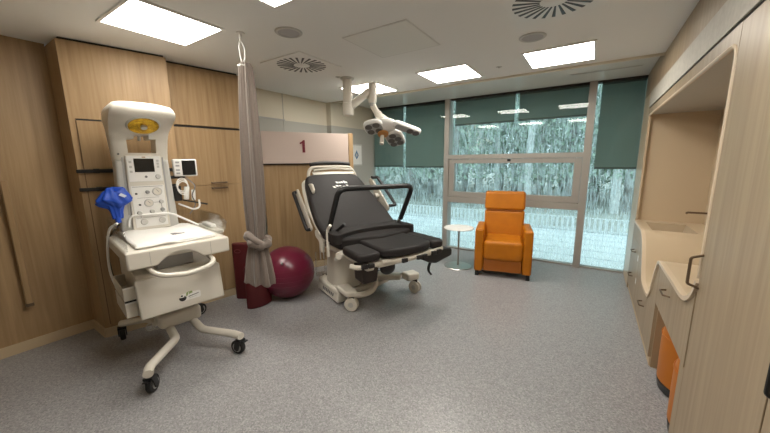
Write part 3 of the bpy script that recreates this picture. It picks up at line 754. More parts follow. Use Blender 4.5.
MB().b2((X0+.006, yc-.012, 1.677), (X0+.009, yc+.012, 1.683)).build('alarm_light', M_AMBER, iw, smooth=False)
for y, z in ((-.095, 1.64), (-.095, 1.60), (-.095, 1.56), (.095, 1.65), (.095, 1.625), (.095, 1.60)):
    MB().b2((X0+.006, yc+y-.009, z-.009), (X0+.009, yc+y+.009, z+.009)).build('soft_key', M_LGREY, iw, bevel=.002)
MB().cyl((X0, yc+.085, 1.515), (X0+.022, yc+.085, 1.515), .02).build('dial_knob', M_LGREY, iw, bevel=.004)
MB().cyl((X0, yc+.0, 1.515), (X0+.009, yc+.0, 1.515), .010).build('button', M_GREYT, iw)
gp = MB().b2((X0, yc-.115, 1.085), (X0+.004, yc+.118, 1.44)).build('gas_panel', M_WHITE2, fp, bevel=.002)
ln = MB()
for y0, z0, y1, z1 in ((-.105, 1.43, .108, 1.433), (-.08, 1.335, .075, 1.337), (.0, 1.29, .085, 1.293), (.083, 1.2, .086, 1.29), (-.06, 1.182, .09, 1.185), (-.075, 1.17, -.072, 1.22), (-.105, 1.165, .108, 1.167)):
    ln.b2((X0+.004, yc+y0, z0), (X0+.0052, yc+y1, z1))
ln.build('printed_lines', M_GREYT, gp, smooth=False)
def gauge(y, z, r):
    MB().cyl((X0, yc+y, z), (X0+.014, yc+y, z), r, n=28).build('gauge', M_LGREY, iw, bevel=.002)
    MB().cyl((X0+.014, yc+y, z), (X0+.0155, yc+y, z), r*.78, n=28).build('gauge_face', M_WHITE, iw)
    MB().box((X0+.0165, yc+y, z+r*.2), (.002, .003, r*.8), Matrix.Rotation(.7, 3, 'X')).build('gauge_needle', M_GREYT, iw, smooth=False)
gauge(.065, 1.385, .036); gauge(-.005, 1.29, .034)
def knob(y, z, r, mat): MB().cyl((X0, yc+y, z), (X0+.03, yc+y, z), r, r*.85, 20).build('valve_knob', mat, iw, bevel=.003)
for a in ((-.005, 1.385, .016, M_GREYP), (.085, 1.295, .018, M_LGREY), (.087, 1.225, .017, M_GREYP), (.01, 1.215, .019, M_LGREY), (-.08, 1.21, .019, M_LGREY)): knob(*a)
for a in ((-.085, 1.375, .008, M_BLACK), (-.07, 1.28, .008, M_BLACK)): knob(*a)
for y in (-.055, .075): MB().cyl((X0, yc+y, 1.13), (X0+.016, yc+y, 1.13), .026, n=24).build('outlet_port', M_LGREY, iw, bevel=.003)
MB().cyl((-.258, yc-.16, 1.705), (-.25, yc-.16, 1.705), .007).build('indicator', M_BLACK, iw)
# canopy: one sculpted shell, underside sweeping back into the column, with a see-through opening
def prof_front(z):
    pts = [(1.64, -.245), (1.72, -.24), (1.82, -.225), (1.89, -.17), (1.94, -.08), (1.975, .0), (2.005, .045), (2.05, .05), (2.085, .01), (2.105, -.08)]
    for (a, p), (b, q) in zip(pts, pts[1:]):
        if a <= z <= b: return p+(q-p)*(z-a)/(b-a)
    return pts[-1][1]
def prof_half(z):
    pts = [(1.64, .188), (1.80, .198), (1.90, .203), (1.97, .213), (2.04, .210), (2.08, .185), (2.105, .13)]
    for (a, p), (b, q) in zip(pts, pts[1:]):
        if a <= z <= b: return p+(q-p)*(z-a)/(b-a)
    return pts[-1][1]
hood = MB()
zl = [1.64, 1.68, 1.715, 1.755, 1.795, 1.83, 1.86, 1.89, 1.915, 1.94, 1.96, 1.98, 2.005, 2.03, 2.055, 2.08, 2.095, 2.105]
yl = [-1, -.9, -.7, -.5, -.25, 0, .25, .5, .7, .9, 1]
fv, bv = {}, {}
for i, z in enumerate(zl):
    for j, t in enumerate(yl):
        y = yc+t*prof_half(z)
        rnd = (abs(t)**4)*.05
        fv[i, j] = hood.bm.verts.new((prof_front(z)-rnd, y, z)); bv[i, j] = hood.bm.verts.new((-.40+rnd*.3, y, z))
def solid(i, j): return 0 <= i < len(zl)-1 and 0 <= j < len(yl)-1 and not (2 <= i <= 4 and 3 <= j <= 6) and not (i == 5 and 4 <= j <= 5)
for i in range(len(zl)-1):
    for j in range(len(yl)-1):
        if not solid(i, j): continue
        hood.bm.faces.new((fv[i, j], fv[i, j+1], fv[i+1, j+1], fv[i+1, j])); hood.bm.faces.new((bv[i, j], bv[i+1, j], bv[i+1, j+1], bv[i, j+1]))
        for di, dj, a, b in ((-1, 0, (i, j), (i, j+1)), (1, 0, (i+1, j), (i+1, j+1)), (0, -1, (i, j), (i+1, j)), (0, 1, (i, j+1), (i+1, j+1))):
            if not solid(i+di, j+dj): hood.bm.faces.new((fv[a], fv[b], bv[b], bv[a]))
hood = hood.build('canopy', M_WHITE, iw, ang=50)
LM = Matrix.Translation((-.085, yc, 1.936)) @ Matrix.Rotation(math.radians(150), 4, 'Y')
def lampx(mb): return mb.xf(LM)
lampx(MB().lathe([(.001, 0), (.112, 0), (.116, .008), (.107, .016), (.001, .016)], n=40)).build('lamp_rim', M_LGREY, iw)
lampx(MB().lathe([(.001, .012), (.102, .012), (.102, .020), (.001, .020)], n=40)).build('heater_reflector', M_AMBER, iw)
lampx(MB().cyl((0, 0, .02), (0, 0, .036), .022)).build('heater_bulb', M_STEEL, iw)
MB().cyl((-.30, yc+.0, 1.82), (-.28, yc+.0, 1.86), .012).build('camera_stub', M_LGREY, iw)
# vital signs monitor on the right side
vm = empty('bracket_monitor', (-.30, .285, 1.585), math.radians(-10)); vm.parent = iw
MB().b2((-.06, -.095, -.08), (.03, .095, .08)).build('housing', M_WHITE2, vm, bevel=.012, seg=3)
MB().b2((.03, -.025, -.068), (.034, .082, .068)).build('screen', M_SCREEN, vm, bevel=.002)
for z in (.05, .02, -.02, -.05): MB().b2((.03, -.075, z-.008), (.034, -.045, z+.008)).build('key', M_GREYP, vm, bevel=.002)
MB().tube([(-.3, .15, 1.5), (-.32, .22, 1.5), (-.32, .28, 1.50)], .014, 10).build('monitor_bracket', M_BLACK, iw)
MB().cyl((-.36, .165, 1.30), (-.36, .165, 2.06), .006).build('infusion_pole', M_GREYP, iw)
for k in range(3):
    MB().tube([(-.26+.01*k, .235+.045*math.cos(2*PI*i/24), 1.43-.015*k+.06*math.sin(2*PI*i/24)) for i in range(24)], .005, 6, True).build('coiled_hose', M_WHITE2, iw)
MB().tube(smooth_path([(-.28, .27, 1.50), (-.2, .32, 1.42), (-.2, .29, 1.33), (-.24, .32, 1.24), (-.26, .27, 1.15)], 6), .005, 8).build('sensor_cable', M_GREYT, iw)
MB().cyl((-.26, .255, 1.29), (-.26, .27, 1.41), .022).build('suction_jar', M_WHITE2, iw, bevel=.006)
MB().cyl((-.24, .31, 1.28), (-.24, .315, 1.38), .017).build('suction_bulb', M_WHITE2, iw, bevel=.006)
MB().b2((-.34, .17, 1.28), (-.26, .225, 1.42)).build('gas_block', M_BLACK, iw, bevel=.008)
MB().tube([(-.28, .23, 1.285), (-.16, .40, 1.24)], .007, 8).build('black_rod', M_BLACK, iw)
guard('clear_flap', [(-.40, .40, 1.03), (.20, .40, 1.03), (.26, .40, 1.12), (.10, .40, 1.17), (-.40, .40, 1.17)])
MB().b2((-.36, .335, 1.005), (.16, .41, 1.035)).build('side_shelf', M_WHITE, iw, bevel=.008)
MB().b2((-.2, .345, 1.036), (.02, .395, 1.07)).build('white_packet', M_WHITE2, iw, bevel=.008)
MB().tube(smooth_path([(-.12, -.285, 1.16), (-.2, -.33, 1.10), (-.3, -.35, .92), (-.3, -.355, .72), (-.2, -.33, .58), (-.12, -.3, .54)], 8), .009, 8).build('white_hose', M_WHITE2, iw)
MB().tube(smooth_path([(-.35, -.24, 1.12), (-.36, -.335, .98), (-.34, -.345, .75), (-.24, -.325, .58), (-.15, -.3, .52)], 8), .007, 8).build('black_hose', M_BLACK, iw)
for k in range(2): MB().tube([(-.16+.0*k, -.12-.05*k+.0+.03*math.cos(2*PI*i/16), .20+.035*math.sin(2*PI*i/16)) for i in range(16)], .006, 6, True).build('hanging_clip', M_STEEL, iw)
# blue resuscitation bag (hangs on the column, a thing of its own)
rb = empty('resuscitation_bag', (-3.155, .885, 1.19), math.radians(-8.7), 'crumpled bright blue plastic bag hung beside the warmer column', 'bag')
def bagF(u, v):
    a = 2*PI*u; z = v
    prof = [(0, .0), (.0, .035), (.14, .042), (.30, .045), (.42, .055), (.50, .095), (.60, .128), (.70, .118), (.86, .085), (.98, .068), (1, 0)]
    zz = [p[0] for p in prof]; k = v*(len(prof)-1); i = min(int(k), len(prof)-2); t = k-i
    z = prof[i][0]+(prof[i+1][0]-prof[i][0])*t; r = prof[i][1]+(prof[i+1][1]-prof[i][1])*t
    n = 1+.12*math.sin(5*a+6*v)+.10*math.sin(9*a-9*v)
    return (r*.38*n*math.sin(a), r*.88*n*math.cos(a)+.0, z*.24+.018*math.sin(3*a+1)*min(1, z*2))
m = MB(); m.grid(bagF, 48, 34, True); m.build('bag', M_BLUE, rb, ang=180)
MB().prism([(.02, .19), (.055, .17), (.072, .183), (.037, .208)], 'x', .036, .041).build('white_label', plain('label_blue_white', (.55, .62, .75), .5), rb, smooth=False)
MB().cyl((0, 0, -.03), (0, 0, .01), .02).build('connector', M_BLUE, rb)
MB().tube([(-.12, .06, .20), (-.03, .02, .22)], .006, 6).build('hanging_strap', M_BLUE, rb)

# ------------------------------------------------------------------ birthing bed (local +x = foot end, +y = away from the viewer)
bed = empty('birthing_bed', (-1.5, 2.62, 0), math.radians(-22), 'charcoal padded hospital birthing bed with raised back and black squat bar', 'hospital bed')
# chassis
MB().prism(round_poly([(-1.30, -.40), (-.72, -.40), (-.70, .10), (-.80, .40), (-1.30, .40)], .05), 'z', .09, .15).build('chassis', M_CREAMP, bed, bevel=.02, seg=3)
cv = MB().hexa([(-1.30, -.415, .025), (-.72, -.415, .025), (-.72, -.30, .025), (-1.30, -.30, .025), (-1.30, -.39, .165), (-.72, -.39, .165), (-.72, -.30, .19), (-1.30, -.30, .19)]).build('side_cover', M_WHITE, bed, bevel=.015, seg=3)
for k in range(7): MB().hexa([(-1.13+.045*k, -.4135, .07), (-1.105+.045*k, -.4135, .07), (-1.105+.045*k, -.41, .07), (-1.13+.045*k, -.41, .07), (-1.13+.045*k, -.406, .105), (-1.105+.045*k, -.406, .105), (-1.105+.045*k, -.402, .105), (-1.13+.045*k, -.402, .105)]).build('printed_letter', M_GREYT, cv, smooth=False)
MB().prism(round_poly([(-.78, -.40), (-.50, -.405), (-.47, -.275), (-.76, -.24)], .04), 'z', .165, .225).build('castor_cover', M_WHITE, bed, bevel=.018, seg=3)
MB().prism(round_poly([(-.62, .43), (-.47, .43), (-.45, .595), (-.60, .61)], .03), 'z', .17, .26).build('castor_cover', M_WHITE, bed, bevel=.018, seg=3)
MB().hexa([(-1.0, .05, .18), (-.9, -.12, .18), (-.50, .33, .20), (-.58, .42, .20), (-1.0, .05, .26), (-.9, -.12, .26), (-.5, .33, .265), (-.58, .42, .265)]).build('diagonal_beam', M_CREAMP, bed, bevel=.02, seg=3)
MB().tube(smooth_path([(-.55, -.36, .19), (-.46, -.24, .18), (-.45, -.10, .21), (-.52, -.02, .28), (-.70, -.02, .30)], 6), .032, 12).build('push_loop', M_WHITE, bed)
def bed_castor(x, y, ang):
    c = empty('castor', (x, y, 0), ang); c.parent = bed
    for s in (-1, 1):
        MB().cyl((.0, s*.012, .077), (.0, s*.036, .077), .077, n=32).build('wheel', M_WHITE, c, bevel=.01, seg=3)
        MB().cyl((.0, s*.036, .077), (.0, s*.040, .077), .03, n=24).build('hub_cap', M_LGREY, c, bevel=.002)
    MB().b2((-.03, -.012, .07), (.03, .012, .18)).build('fork', M_BLACK, c, bevel=.004)
bed_castor(-.52, -.335, .75); bed_castor(-.49, .55, .35); bed_castor(-1.32, -.30, 1.2); bed_castor(-1.32, .36, .3)
# lift column
col_ = MB().prism(round_poly([(-1.16, -.35), (-.86, -.35), (-.74, -.16), (-.86, .05), (-1.16, .05)], .12, 6), 'z', .16, .66)
for v in col_.bm.verts:
    if v.co.z < .3: v.co.x = -.98+(v.co.x+.98)*1.12; v.co.y = -.15+(v.co.y+.15)*1.10
col_ = col_.build('lift_column', M_CREAMP, bed, bevel=.02, seg=3)
MB().cyl((-.85, -.34, .52), (-.82, -.365, .52), .022).build('column_cap', M_LGREY, col_, bevel=.004)
MB().b2((-1.12, -.20, .15), (-.80, .28, .24)).build('dark_core', M_BLACK, bed, bevel=.02)
MB().prism(round_poly([(-1.32, -.42), (-1.2, -.47), (-1.16, -.44), (-1.2, -.30), (-1.32, -.30)], .03), 'z', .22, .50).build('clear_bowl', M_ACRYL, bed, smooth=False)
# seat frame
MB().b2((-1.0, -.44, .64), (-.25, .46, .70)).build('seat_frame', M_CREAMP, bed, bevel=.015)
MB().b2((-.30, -.30, .62), (-.02, .42, .69)).build('leg_frame', M_CREAMP, bed, bevel=.01)
# cushions
seat = MB().prism(round_poly([(-1.0, -.45), (-.54, -.45), (-.48, -.33), (-.40, 0), (-.48, .42), (-.52, .53), (-1.0, .50)], .04), 'z', .70, .83)
seat.build('seat_cushion', M_VINYL, bed, bevel=.045, seg=4)
def pad(name, poly, z0, z1, r=.05, tilt=0):
    return MB().prism(round_poly(poly, r, 4), 'z', z0, z1).build(name, M_VINYL, bed, bevel=.03, seg=4)
cpad = MB().prism(round_poly([(-.95, -.24), (-.90, .36), (-.15, .365), (0, .36), (.055, .22), (.07, .05), (.055, -.14), (0, -.255), (-.2, -.26)], .06, 4), 'z', .715, .80)
cpad.build('foot_cushion', M_VINYL, bed, bevel=.03, seg=4)
pad('leg_cushion', [(-.40, -.50), (-.05, -.515), (.01, -.44), (.0, -.275), (-.42, -.27)], .70, .785)
pad('leg_cushion', [(-.62, .38), (.0, .375), (.01, .52), (-.05, .565), (-.62, .55)], .70, .785)
# hip bolster
MB().prism(round_poly([(-.92, -.49), (-.56, -.51), (-.50, -.46), (-.56, -.38), (-.64, -.20), (-.67, .04), (-.64, .28), (-.55, .46), (-.46, .50), (-.52, .545), (-.92, .54)], .05, 4), 'z', .77, .875).build('hip_bolster', M_VINYL, bed, bevel=.04, seg=4)
# back section in its own tilted frame: origin at the hinge, +X up the back, +Z out of the pad
back_ = empty('backrest', (-.84, 0, .79)); back_.parent = bed
back_.rotation_euler = (0, math.radians(180+41), PI*0)
# build in hinge frame then transform explicitly
TH = math.radians(41)
def BM(mb):
    M = Matrix(((-math.cos(TH), 0, math.sin(TH), -.84), (0, -1, 0, 0), (math.sin(TH), 0, math.cos(TH), .79), (0, 0, 0, 1)))
    mb.xf(M); return mb
bpy.data.objects.remove(back_)
bp = [(-.02, -.50), (.22, -.48), (.55, -.41), (.80, -.36), (.93, -.33), (.97, -.25), (.98, 0), (.97, .33), (.93, .42), (.80, .46), (.55, .50), (.22, .53), (-.02, .50)]
def domed(poly, z0, z1, dome):
    b = MB(); b.prism(poly, 'z', z0, z1); return b
BM(MB().prism(round_poly(bp, .05, 4), 'z', -.03, .07)).build('back_cushion', M_VINYL, bed, bevel=.035, seg=4)
sh = [(.05, -.47), (.5, -.435), (.8, -.385), (.95, -.355), (1.0, -.28), (1.01, 0), (1.0, .34), (.95, .445), (.8, .485), (.5, .525), (.05, .51)]
shell = BM(MB().prism(round_poly(sh, .05, 4), 'z', -.075, -.03)).build('back_shell', M_CREAMP, bed, bevel=.02, seg=3)
# white printed logo on the back pad
def bmark(name, y0, y1, x0, x1, skew=0.):
    BM(MB().hexa([(x0, y0, .0705), (x0, y1, .0705), (x1, y1+skew, .0705), (x1, y0+skew, .0705), (x0, y0, .0715), (x0, y1, .0715), (x1, y1+skew, .0715), (x1, y0+skew, .0715)])).build(name, M_WHITE2, bed, smooth=False)
for y0, y1, x0, x1 in ((.02, .05, .775, .805), (-.015, .012, .775, .80), (-.05, -.022, .775, .805), (-.085, -.06, .77, .815), (-.11, -.09, .77, .80),
                       (.085, .12, .695, .725), (.04, .075, .715, .74), (-.0, .03, .72, .735), (-.10, -.075, .72, .74), (-.065, -.02, .69, .72), (-.035, .012, .67, .70), (-.03, .0, .62, .66)):
    bmark('printed_mark', y0, y1, x0, x1, .008)
def BMh(mb):
    mb.xf(Matrix.Translation((0, -.045, 0))); return BM(mb)
# head bar
hb = MB().tube(rounded([(.99, -.335, -.05), (1.10, -.325, -.02), (1.165, -.28, .0), (1.175, 0, .0), (1.165, .30, .0), (1.10, .355, -.02), (.99, .385, -.05)], .08), .022, 12)
BMh(hb).build('head_frame', M_CREAMP, bed)
BMh(MB().tube(smooth_path([(1.215, -.30, .01), (1.235, -.15, .015), (1.24, 0, .015), (1.235, .15, .015), (1.215, .30, .01)], 6), .026, 12)).build('head_grip', M_BLACK, bed)
BMh(MB().b2((1.03, -.31, -.03), (1.10, .31, -.01))).build('head_plate', M_CREAMP, bed, bevel=.008)
BMh(MB().tube(smooth_path([(1.10, -.29, .005), (1.125, 0, .01), (1.10, .29, .005)], 6), .014, 10)).build('head_trim', M_WHITE, bed)
# side rails of the back section: in hinge frame y is flipped (hinge +y = bed -y = nearest the viewer)
def rail(s, dx):
    pl = BM(MB().prism(round_poly([(.36+dx, -.02), (.46+dx, -.10), (.92+dx, -.07), (.97+dx, .02), (.90+dx, .085), (.50+dx, .075)], .03, 3), 'y', s*.47-.012, s*.47+.012)).build('side_rail', M_CREAMP, bed, bevel=.008)
    MBb = BM(MB().tube(rounded([(.38+dx, s*.50, -.03), (.42+dx, s*.545, -.03), (.90+dx, s*.545, -.01), (.94+dx, s*.50, -.01)], .02), .022, 10)).build('rail_grip', M_BLACK, pl)
    BM(MB().b2((.60+dx, s*.42-.02, -.06), (.74+dx, s*.46+.02, -.02))).build('rail_bracket', M_CREAMP, pl, bevel=.008)
def rail2(y, yo, a0, b0, a1, b1):
    # (x, z) top and bottom of the rail in bed coordinates
    d = Vector((a1-a0, 0, b1-b0)).normalized(); nn = Vector((-d.z, 0, d.x)); nn = nn if nn.z > 0 else -nn
    t, b = Vector((a0, y, b0)), Vector((a1, y, b1)); L_ = (b-t).length
    P = [t-nn*.03, t+nn*.045, t+d*L_*.5+nn*.06, b+nn*.04, b-nn*.04, t+d*L_*.5-nn*.08]
    pl = MB().prism(round_poly([(p.x, p.z) for p in P], .03, 4), 'y', y-.012, y+.012).build('side_rail', M_CREAMP, bed, bevel=.008)
    s_ = 1 if yo > y else -1
    up_ = nn*(.06 if y > 0 else -.01)
    q0, q1 = t+d*.02+up_, b-d*.02+up_
    MB().tube(rounded([tuple(q0), (q0.x, yo, q0.z), (q1.x, yo, q1.z), tuple(q1)], .02), .021, 10).build('rail_grip', M_BLACK, pl)
    c = t+d*L_*.55
    MB().cyl((c.x-.02, y, c.z), (c.x-.02, y-s_*.07, c.z), .035).build('rail_pivot', M_CREAMP, pl, bevel=.008)
rail2(-.525, -.575, -1.56, 1.27, -1.12, .83)
rail2(.485, .585, -1.42, 1.375, -.96, 1.0)
BM(MB().prism(round_poly([(.62, .03), (.72, .0), (.80, .06), (.72, .14), (.62, .12)], .03), 'y', .405, .435)).build('control_pod', M_CREAMP, bed, bevel=.01)
# squat bar
MB().tube(rounded([(-.80, -.45, .86), (-.50, -.455, 1.355), (-.49, .505, 1.345), (-.665, .455, .93)], .10, 8), .029, 14).build('squat_bar', M_BLACK, bed)
MB().tube(rounded([(-.80, -.45, .87), (-.85, -.46, .80), (-.92, -.47, .72)], .05), .024, 12).build('bar_socket', M_CREAMP, bed)
MB().tube(rounded([(-.66, .455, .95), (-.74, .47, .86), (-.86, .47, .78)], .05), .02, 12).build('bar_socket', M_STEEL, bed)
MB().tube(rounded([(-.72, -.50, .60), (-.72, -.50, .90), (-.66, -.49, .96)], .05), .017, 10).build('hook_post', M_WHITE, bed)
MB().tube([(-.76, -.40, .84), (-.58, -.36, .97)], .018, 10).build('release_lever', M_BLACK, bed)
MB().prism(round_poly([(-1.10, .83), (-.97, .85), (-.90, .74), (-.89, .60), (-.93, .60), (-.98, .72), (-1.08, .76)], .03), 'y', -.50, -.46).build('hinge_bracket', M_CREAMP, bed, bevel=.008)
for y in (-.485, -.445): MB().cyl((-.98, y, .5), (-.98, y, .72), .008).build('support_rod', M_STEEL, bed)
# foot end rail with black fittings
MB().tube(smooth_path([(-.10, -.56, .67), (-.03, -.50, .665), (-.02, -.29, .665)], 5), .022, 10, flat=1.1).build('foot_rail', M_CREAMP, bed)
MB().tube(smooth_path([(-.02, -.25, .675), (.03, -.10, .675), (.045, .1, .675), (.02, .33, .68), (-.02, .53, .685)], 5), .022, 10, flat=1.1).build('foot_rail', M_CREAMP, bed)
for y, x in ((-.47, 0.005), (-.40, .01), (-.05, .065), (.13, .072), (.20, .07), (.35, .045), (.44, .03)):
    MB().b2((x-.014, y-.03, .655), (x+.016, y+.03, .695)).build('rail_socket', M_BLACK, bed, bevel=.003)
MB().cyl((-.50, -.45, .665), (-.47, -.50, .665), .042).build('pivot_knob', M_WHITE, bed, bevel=.008)
MB().prism(round_poly([(-.08, -.44), (.0, -.44), (.0, -.36), (-.08, -.33)], .02), 'z', .62, .66).build('leg_pivot', M_CREAMP, bed, bevel=.01)
# calf supports
MB().hexa([(-.30, -.41, .46), (-.16, -.385, .425), (-.18, -.215, .42), (-.32, -.24, .45), (-.30, -.42, .63), (-.16, -.40, .62), (-.16, -.20, .59), (-.32, -.23, .61)]).build('foot_box', plain('brown_black', (.03, .02, .016), .5), bed, bevel=.012)
MB().ball((-.20, -.07, .535), .08, (.7, 1.15, .95), 24, 14).build('calf_cup', M_BLACK, bed)
cc = MB().prism(round_poly([(.26, .60), (.30, .66), (.60, .665), (.70, .655), (.70, .575), (.64, .56), (.56, .545), (.46, .52), (.36, .545)], .025), 'x', -.16, -.02).build('calf_cup', M_BLACK, bed, bevel=.025, seg=3)
MB().tube(smooth_path([(-.09, .44, .54), (-.08, .40, .48), (-.08, .40, .43), (-.07, .43, .385)], 5), .018, 8, flat=.4).build('strap', M_BLACK, cc)
# brass-free support arm under far cup
MB().tube([(-.25, .42, .68), (-.10, .46, .62)], .018, 8).build('cup_arm', M_STEEL, bed)

# ------------------------------------------------------------------ exam lamp on ceiling arm
el = empty('exam_lamp', (-2.66, 3.20, 0), 0, 'white multi-lobed exam lamp on a jointed ceiling arm above the bed', 'lamp')
MB().lathe([(.001, 2.632), (.075, 2.632), (.085, 2.64), (.085, 2.655), (.001, 2.655)], n=36).build('ceiling_plate', M_LGREY, el)
MB().cyl((0, 0, 2.36), (0, 0, 2.63), .058, n=28).build('drop_tube', M_WHITE, el)
MB().cyl((0, 0, 2.20), (0, 0, 2.36), .066, n=28).build('lower_joint', M_WHITE, el, bevel=.012)
A1 = Vector((.24, .20, 2.53))
MB().tube([(.0, .0, 2.31), (.04, .035, 2.33), tuple(A1-Vector((.03, .02, .02)))], [.05, .05, .045], 16).build('lower_arm', M_WHITE, el)
MB().cyl((A1.x, A1.y, 2.36), (A1.x, A1.y, 2.60), .052, n=24).build('elbow', M_WHITE, el, bevel=.01)
LC = Vector((-2.335, 3.505, 2.0)) - Vector((-2.66, 3.20, 0))
MB().cyl((A1.x, A1.y, 2.32), (A1.x, A1.y, 2.36), .04).build('elbow_collar', M_GREYP, el)
MB().tube(smooth_path([(A1.x, A1.y, 2.34), (A1.x+.03, A1.y+.02, 2.27), (A1.x+.075, A1.y+.05, 2.20), tuple(LC+Vector((.04, .03, .14)))], 6), [.04]*9+[.048]*10, 14).build('yoke', M_WHITE, el)
# lamp head: frame vectors
e1 = Vector((.834, .552, 0))
toc = Vector((.52, -.854, 0)); ph = math.radians(58)
e2 = (toc*math.sin(ph)+Vector((0, 0, 1))*math.cos(ph)).normalized()
e1 = (e1-e2*e1.dot(e2)).normalized()
en = e1.cross(e2).normalized()
if en.z > 0: en = -en
HM = Matrix(((e1.x, e2.x, en.x, LC.x), (e1.y, e2.y, en.y, LC.y), (e1.z, e2.z, en.z, LC.z), (0, 0, 0, 1)))
M_LENS = plain('lamp_lens', (.10, .09, .08), .12)
def lobe(cx_, cy_, ax, ay, ang, n_led, nm='lobe'):
    c, s = math.cos(ang), math.sin(ang)
    def tp(p): return (cx_+p[0]*c-p[1]*s, cy_+p[0]*s+p[1]*c)
    poly = round_poly([tp(p) for p in ((-ax, -ay), (ax, -ay), (ax, ay), (-ax, ay))], min(ax, ay)*.9, 8)
    lo = MB().prism(poly, 'z', -.035, .025).xf(HM).build(nm, M_WHITE2, el, bevel=.022, seg=3)
    poly2 = round_poly([tp(p) for p in ((-ax*.86, -ay*.82), (ax*.86, -ay*.82), (ax*.86, ay*.82), (-ax*.86, ay*.82))], min(ax, ay)*.75, 8)
    MB().prism(poly2, 'z', .024, .029).xf(HM).build('underside_plate', M_GREYP, lo, bevel=.002)
    for k, (px_, py_) in enumerate(n_led):
        q = tp((px_, py_))
        MB().cyl((*q, .028), (*q, .034), .046, n=24).xf(HM).build('lens', M_LENS, lo, bevel=.003)
lobe(-.11, .115, .13, .125, .25, [(-.055, -.05), (.05, -.055), (-.055, .05), (.045, .06)])
lobe(.155, -.13, .12, .16, .35, [(-.05, -.09), (.045, -.085), (-.05, .0), (.045, .005), (0, .09)])
lobe(.31, .07, .20, .06, -.55, [(.135, 0), (.045, 0)], 'arm_lobe')
MB().ball((.04, .10, -.035), .12, (1.25, 1.0, .55), 28, 14).xf(HM).build('head_body', M_WHITE2, el)
MB().cyl((.0, .02, .02), (.0, .02, .05), .07, n=28).xf(HM).build('amber_ring', plain('amber_plastic', (.45, .20, .05), .4), el, bevel=.006)
MB().cyl((-.01, .0, .045), (-.02, -.02, .17), .024, .03, 20).xf(HM).build('sterile_handle', M_WHITE, el, bevel=.008)

# ------------------------------------------------------------------ outdoors
tag(MB().b2((-30, YW+.2, -.30), (25, 8.75, -.04)).build('terrace', M_GROUND, smooth=False), 'pale wet terrace outside the windows', kind='structure')
tag(MB().b2((-60, 8.75, -.8), (60, 70, -.10)).build('forest_ground', M_FOREST, smooth=False), 'dull forest floor beyond the terrace', kind='structure')
jo = MB()
for y in (6.25, 6.75, 7.25, 7.75, 8.25): jo.b2((-30, y, -.04), (25, y+.035, -.036))
tag(jo.build('terrace_joint', plain('joint_grey', (.40, .45, .46), .7), smooth=False), 'straight joints across the pale terrace', kind='structure')
fc = empty('terrace_railing', (0, 8.6, 0), 0, 'low perforated metal railing at the far edge of the terrace', 'railing')
fm = MB()
for i in range(275): fm.b2((-22+.11*i, -.01, .0), (-22+.11*i+.055, .01, .28))
fm.build('perforated_panel', M_FENCE, fc, smooth=False)
MB().b2((-22, -.02, .28), (8, .02, .30)).build('top_rail', M_FENCE, fc, smooth=False)
MB().b2((-22, -.03, -.03), (8, .03, .02)).build('bottom_rail', M_FENCE, fc, smooth=False)
random.seed(11)
def crown(seed, h0, h1, rad, n, sz):
    r = random.Random(seed); b = MB()
    for i in range(n):
        z = h0+(h1-h0)*r.random()**1.1; t = (z-h0)/(h1-h0)
        R = rad*(1-t*.75)*math.sqrt(r.random()); a = r.random()*2*PI
        c = Vector((R*math.cos(a), R*math.sin(a), z)); d = Vector((r.gauss(0, 1), r.gauss(0, 1), r.gauss(0, 1))).normalized()
        u = d.orthogonal().normalized()*sz*(.6+.8*r.random()); v = d.cross(u).normalized()*sz*(.4+.5*r.random())
        b._add([c-u, c-v*.7, c+u, c+v*.7], [(0, 1, 2, 3)])
    return b
def trunk(seed, h, r0):
    r = random.Random(seed); p = [(0, 0, -.2)]
    for i in range(1, 7): p.append((r.gauss(0, .06)*i*.4, r.gauss(0, .06)*i*.4, h*i/6))
    p = smooth_path(p, 3); n = len(p)
    return MB().tube(p, [r0*(1-.75*i/n) for i in range(n)], 8)
protos = []
for k, (nm, lab, mt, ml, h0, h1, rd, n, r0, hh) in enumerate((
    ('birch_tree', 'pale trunked bare birch tree in the wood beyond the terrace', M_BIRCH, M_LEAF2, 2.2, 9, 1.3, 700, .11, 9.5),
    ('conifer_tree', 'dark green conifer in the wood beyond the terrace', M_BARK, M_LEAF, .4, 9, 1.7, 1500, .15, 9.2),
    ('leafy_tree', 'grey green leafy tree in the wood beyond the terrace', M_BARK, M_LEAF2, 1.0, 8, 1.7, 1300, .13, 8.0))):
    o = empty(nm, (0, 0, 0), 0, lab, 'tree', {'birch_tree': 'birches beyond the terrace', 'conifer_tree': 'conifers beyond the terrace', 'leafy_tree': 'leafy trees beyond the terrace'}[nm])
    trunk(k+5, hh, r0).build('trunk', mt, o)
    crown(k+1, h0, h1, rd, int(n*2.2), .085).build('crown', ml, o, smooth=False)
    protos.append(o)
rt = random.Random(5); spots = []
used = [False]*3
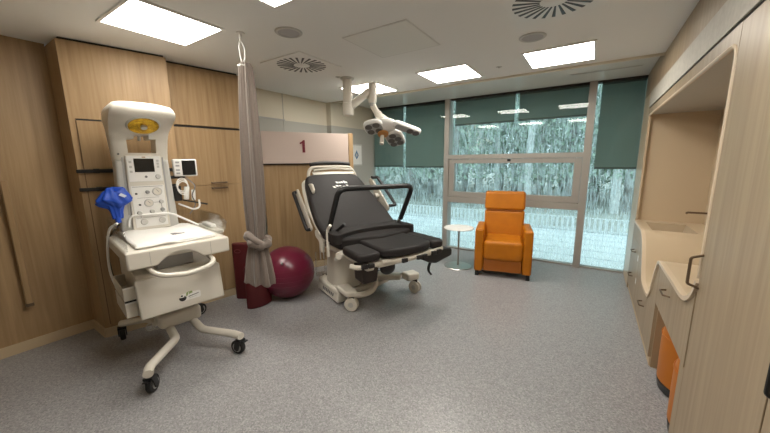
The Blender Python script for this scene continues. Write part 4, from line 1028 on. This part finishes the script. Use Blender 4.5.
for row, (y, n, x0, x1, kinds) in enumerate(((13.2, 26, -21, 2.8, (0, 0, 0, 2)), (15.5, 24, -25, 4, (0, 1, 2)), (18.5, 24, -30, 5, (1, 1, 2)), (22.5, 24, -37, 6, (1, 2, 1)))):
    for i in range(n):
        k = kinds[rt.randrange(len(kinds))]
        x = x0+(x1-x0)*(i+rt.random()*.8)/n
        o = protos[k] if not used[k] else copy_tree(protos[k])
        used[k] = True
        o.location = (x, y+rt.uniform(-.9, .9), -.12); o.rotation_euler = (0, 0, rt.random()*6.28)
        sc = rt.uniform(.8, 1.25); o.scale = (sc, sc, sc)

# ------------------------------------------------------------------ light, sky, camera
w = bpy.data.worlds.new('overcast'); S.world = w; w.use_nodes = True
bgn = w.node_tree.nodes['Background']; bgn.inputs['Color'].default_value = (.76, .89, 1.0, 1); bgn.inputs['Strength'].default_value = 2.2
su = bpy.data.lights.new('sun', 'SUN'); su.energy = .6; su.angle = .6; su.color = (1, .97, .92)
sun = bpy.data.objects.new('sun', su); COL.objects.link(sun); sun.rotation_euler = (math.radians(40), 0, math.radians(150))
cd = bpy.data.cameras.new('camera'); cam = bpy.data.objects.new('camera', cd); COL.objects.link(cam); S.camera = cam
p, r, y = math.radians(9.861), math.radians(-.535), math.radians(33.46)
fwd = Vector((-math.sin(y)*math.cos(p), math.cos(y)*math.cos(p), -math.sin(p)))
right = Vector((math.cos(y), math.sin(y), 0)); up = right.cross(fwd)
Rr = right*math.cos(r)+up*math.sin(r); Uu = -right*math.sin(r)+up*math.cos(r)
cam.matrix_world = Matrix(((Rr.x, Uu.x, -fwd.x, 0), (Rr.y, Uu.y, -fwd.y, 0), (Rr.z, Uu.z, -fwd.z, 1.62), (0, 0, 0, 1)))
cd.sensor_width = 36; cd.lens = 313.08/770*36; cd.clip_start = .02; cd.clip_end = 300
S.view_settings.view_transform = 'Standard'; S.view_settings.look = 'None'; S.view_settings.exposure = 0; S.view_settings.gamma = 1; S.view_settings.use_curve_mapping = False
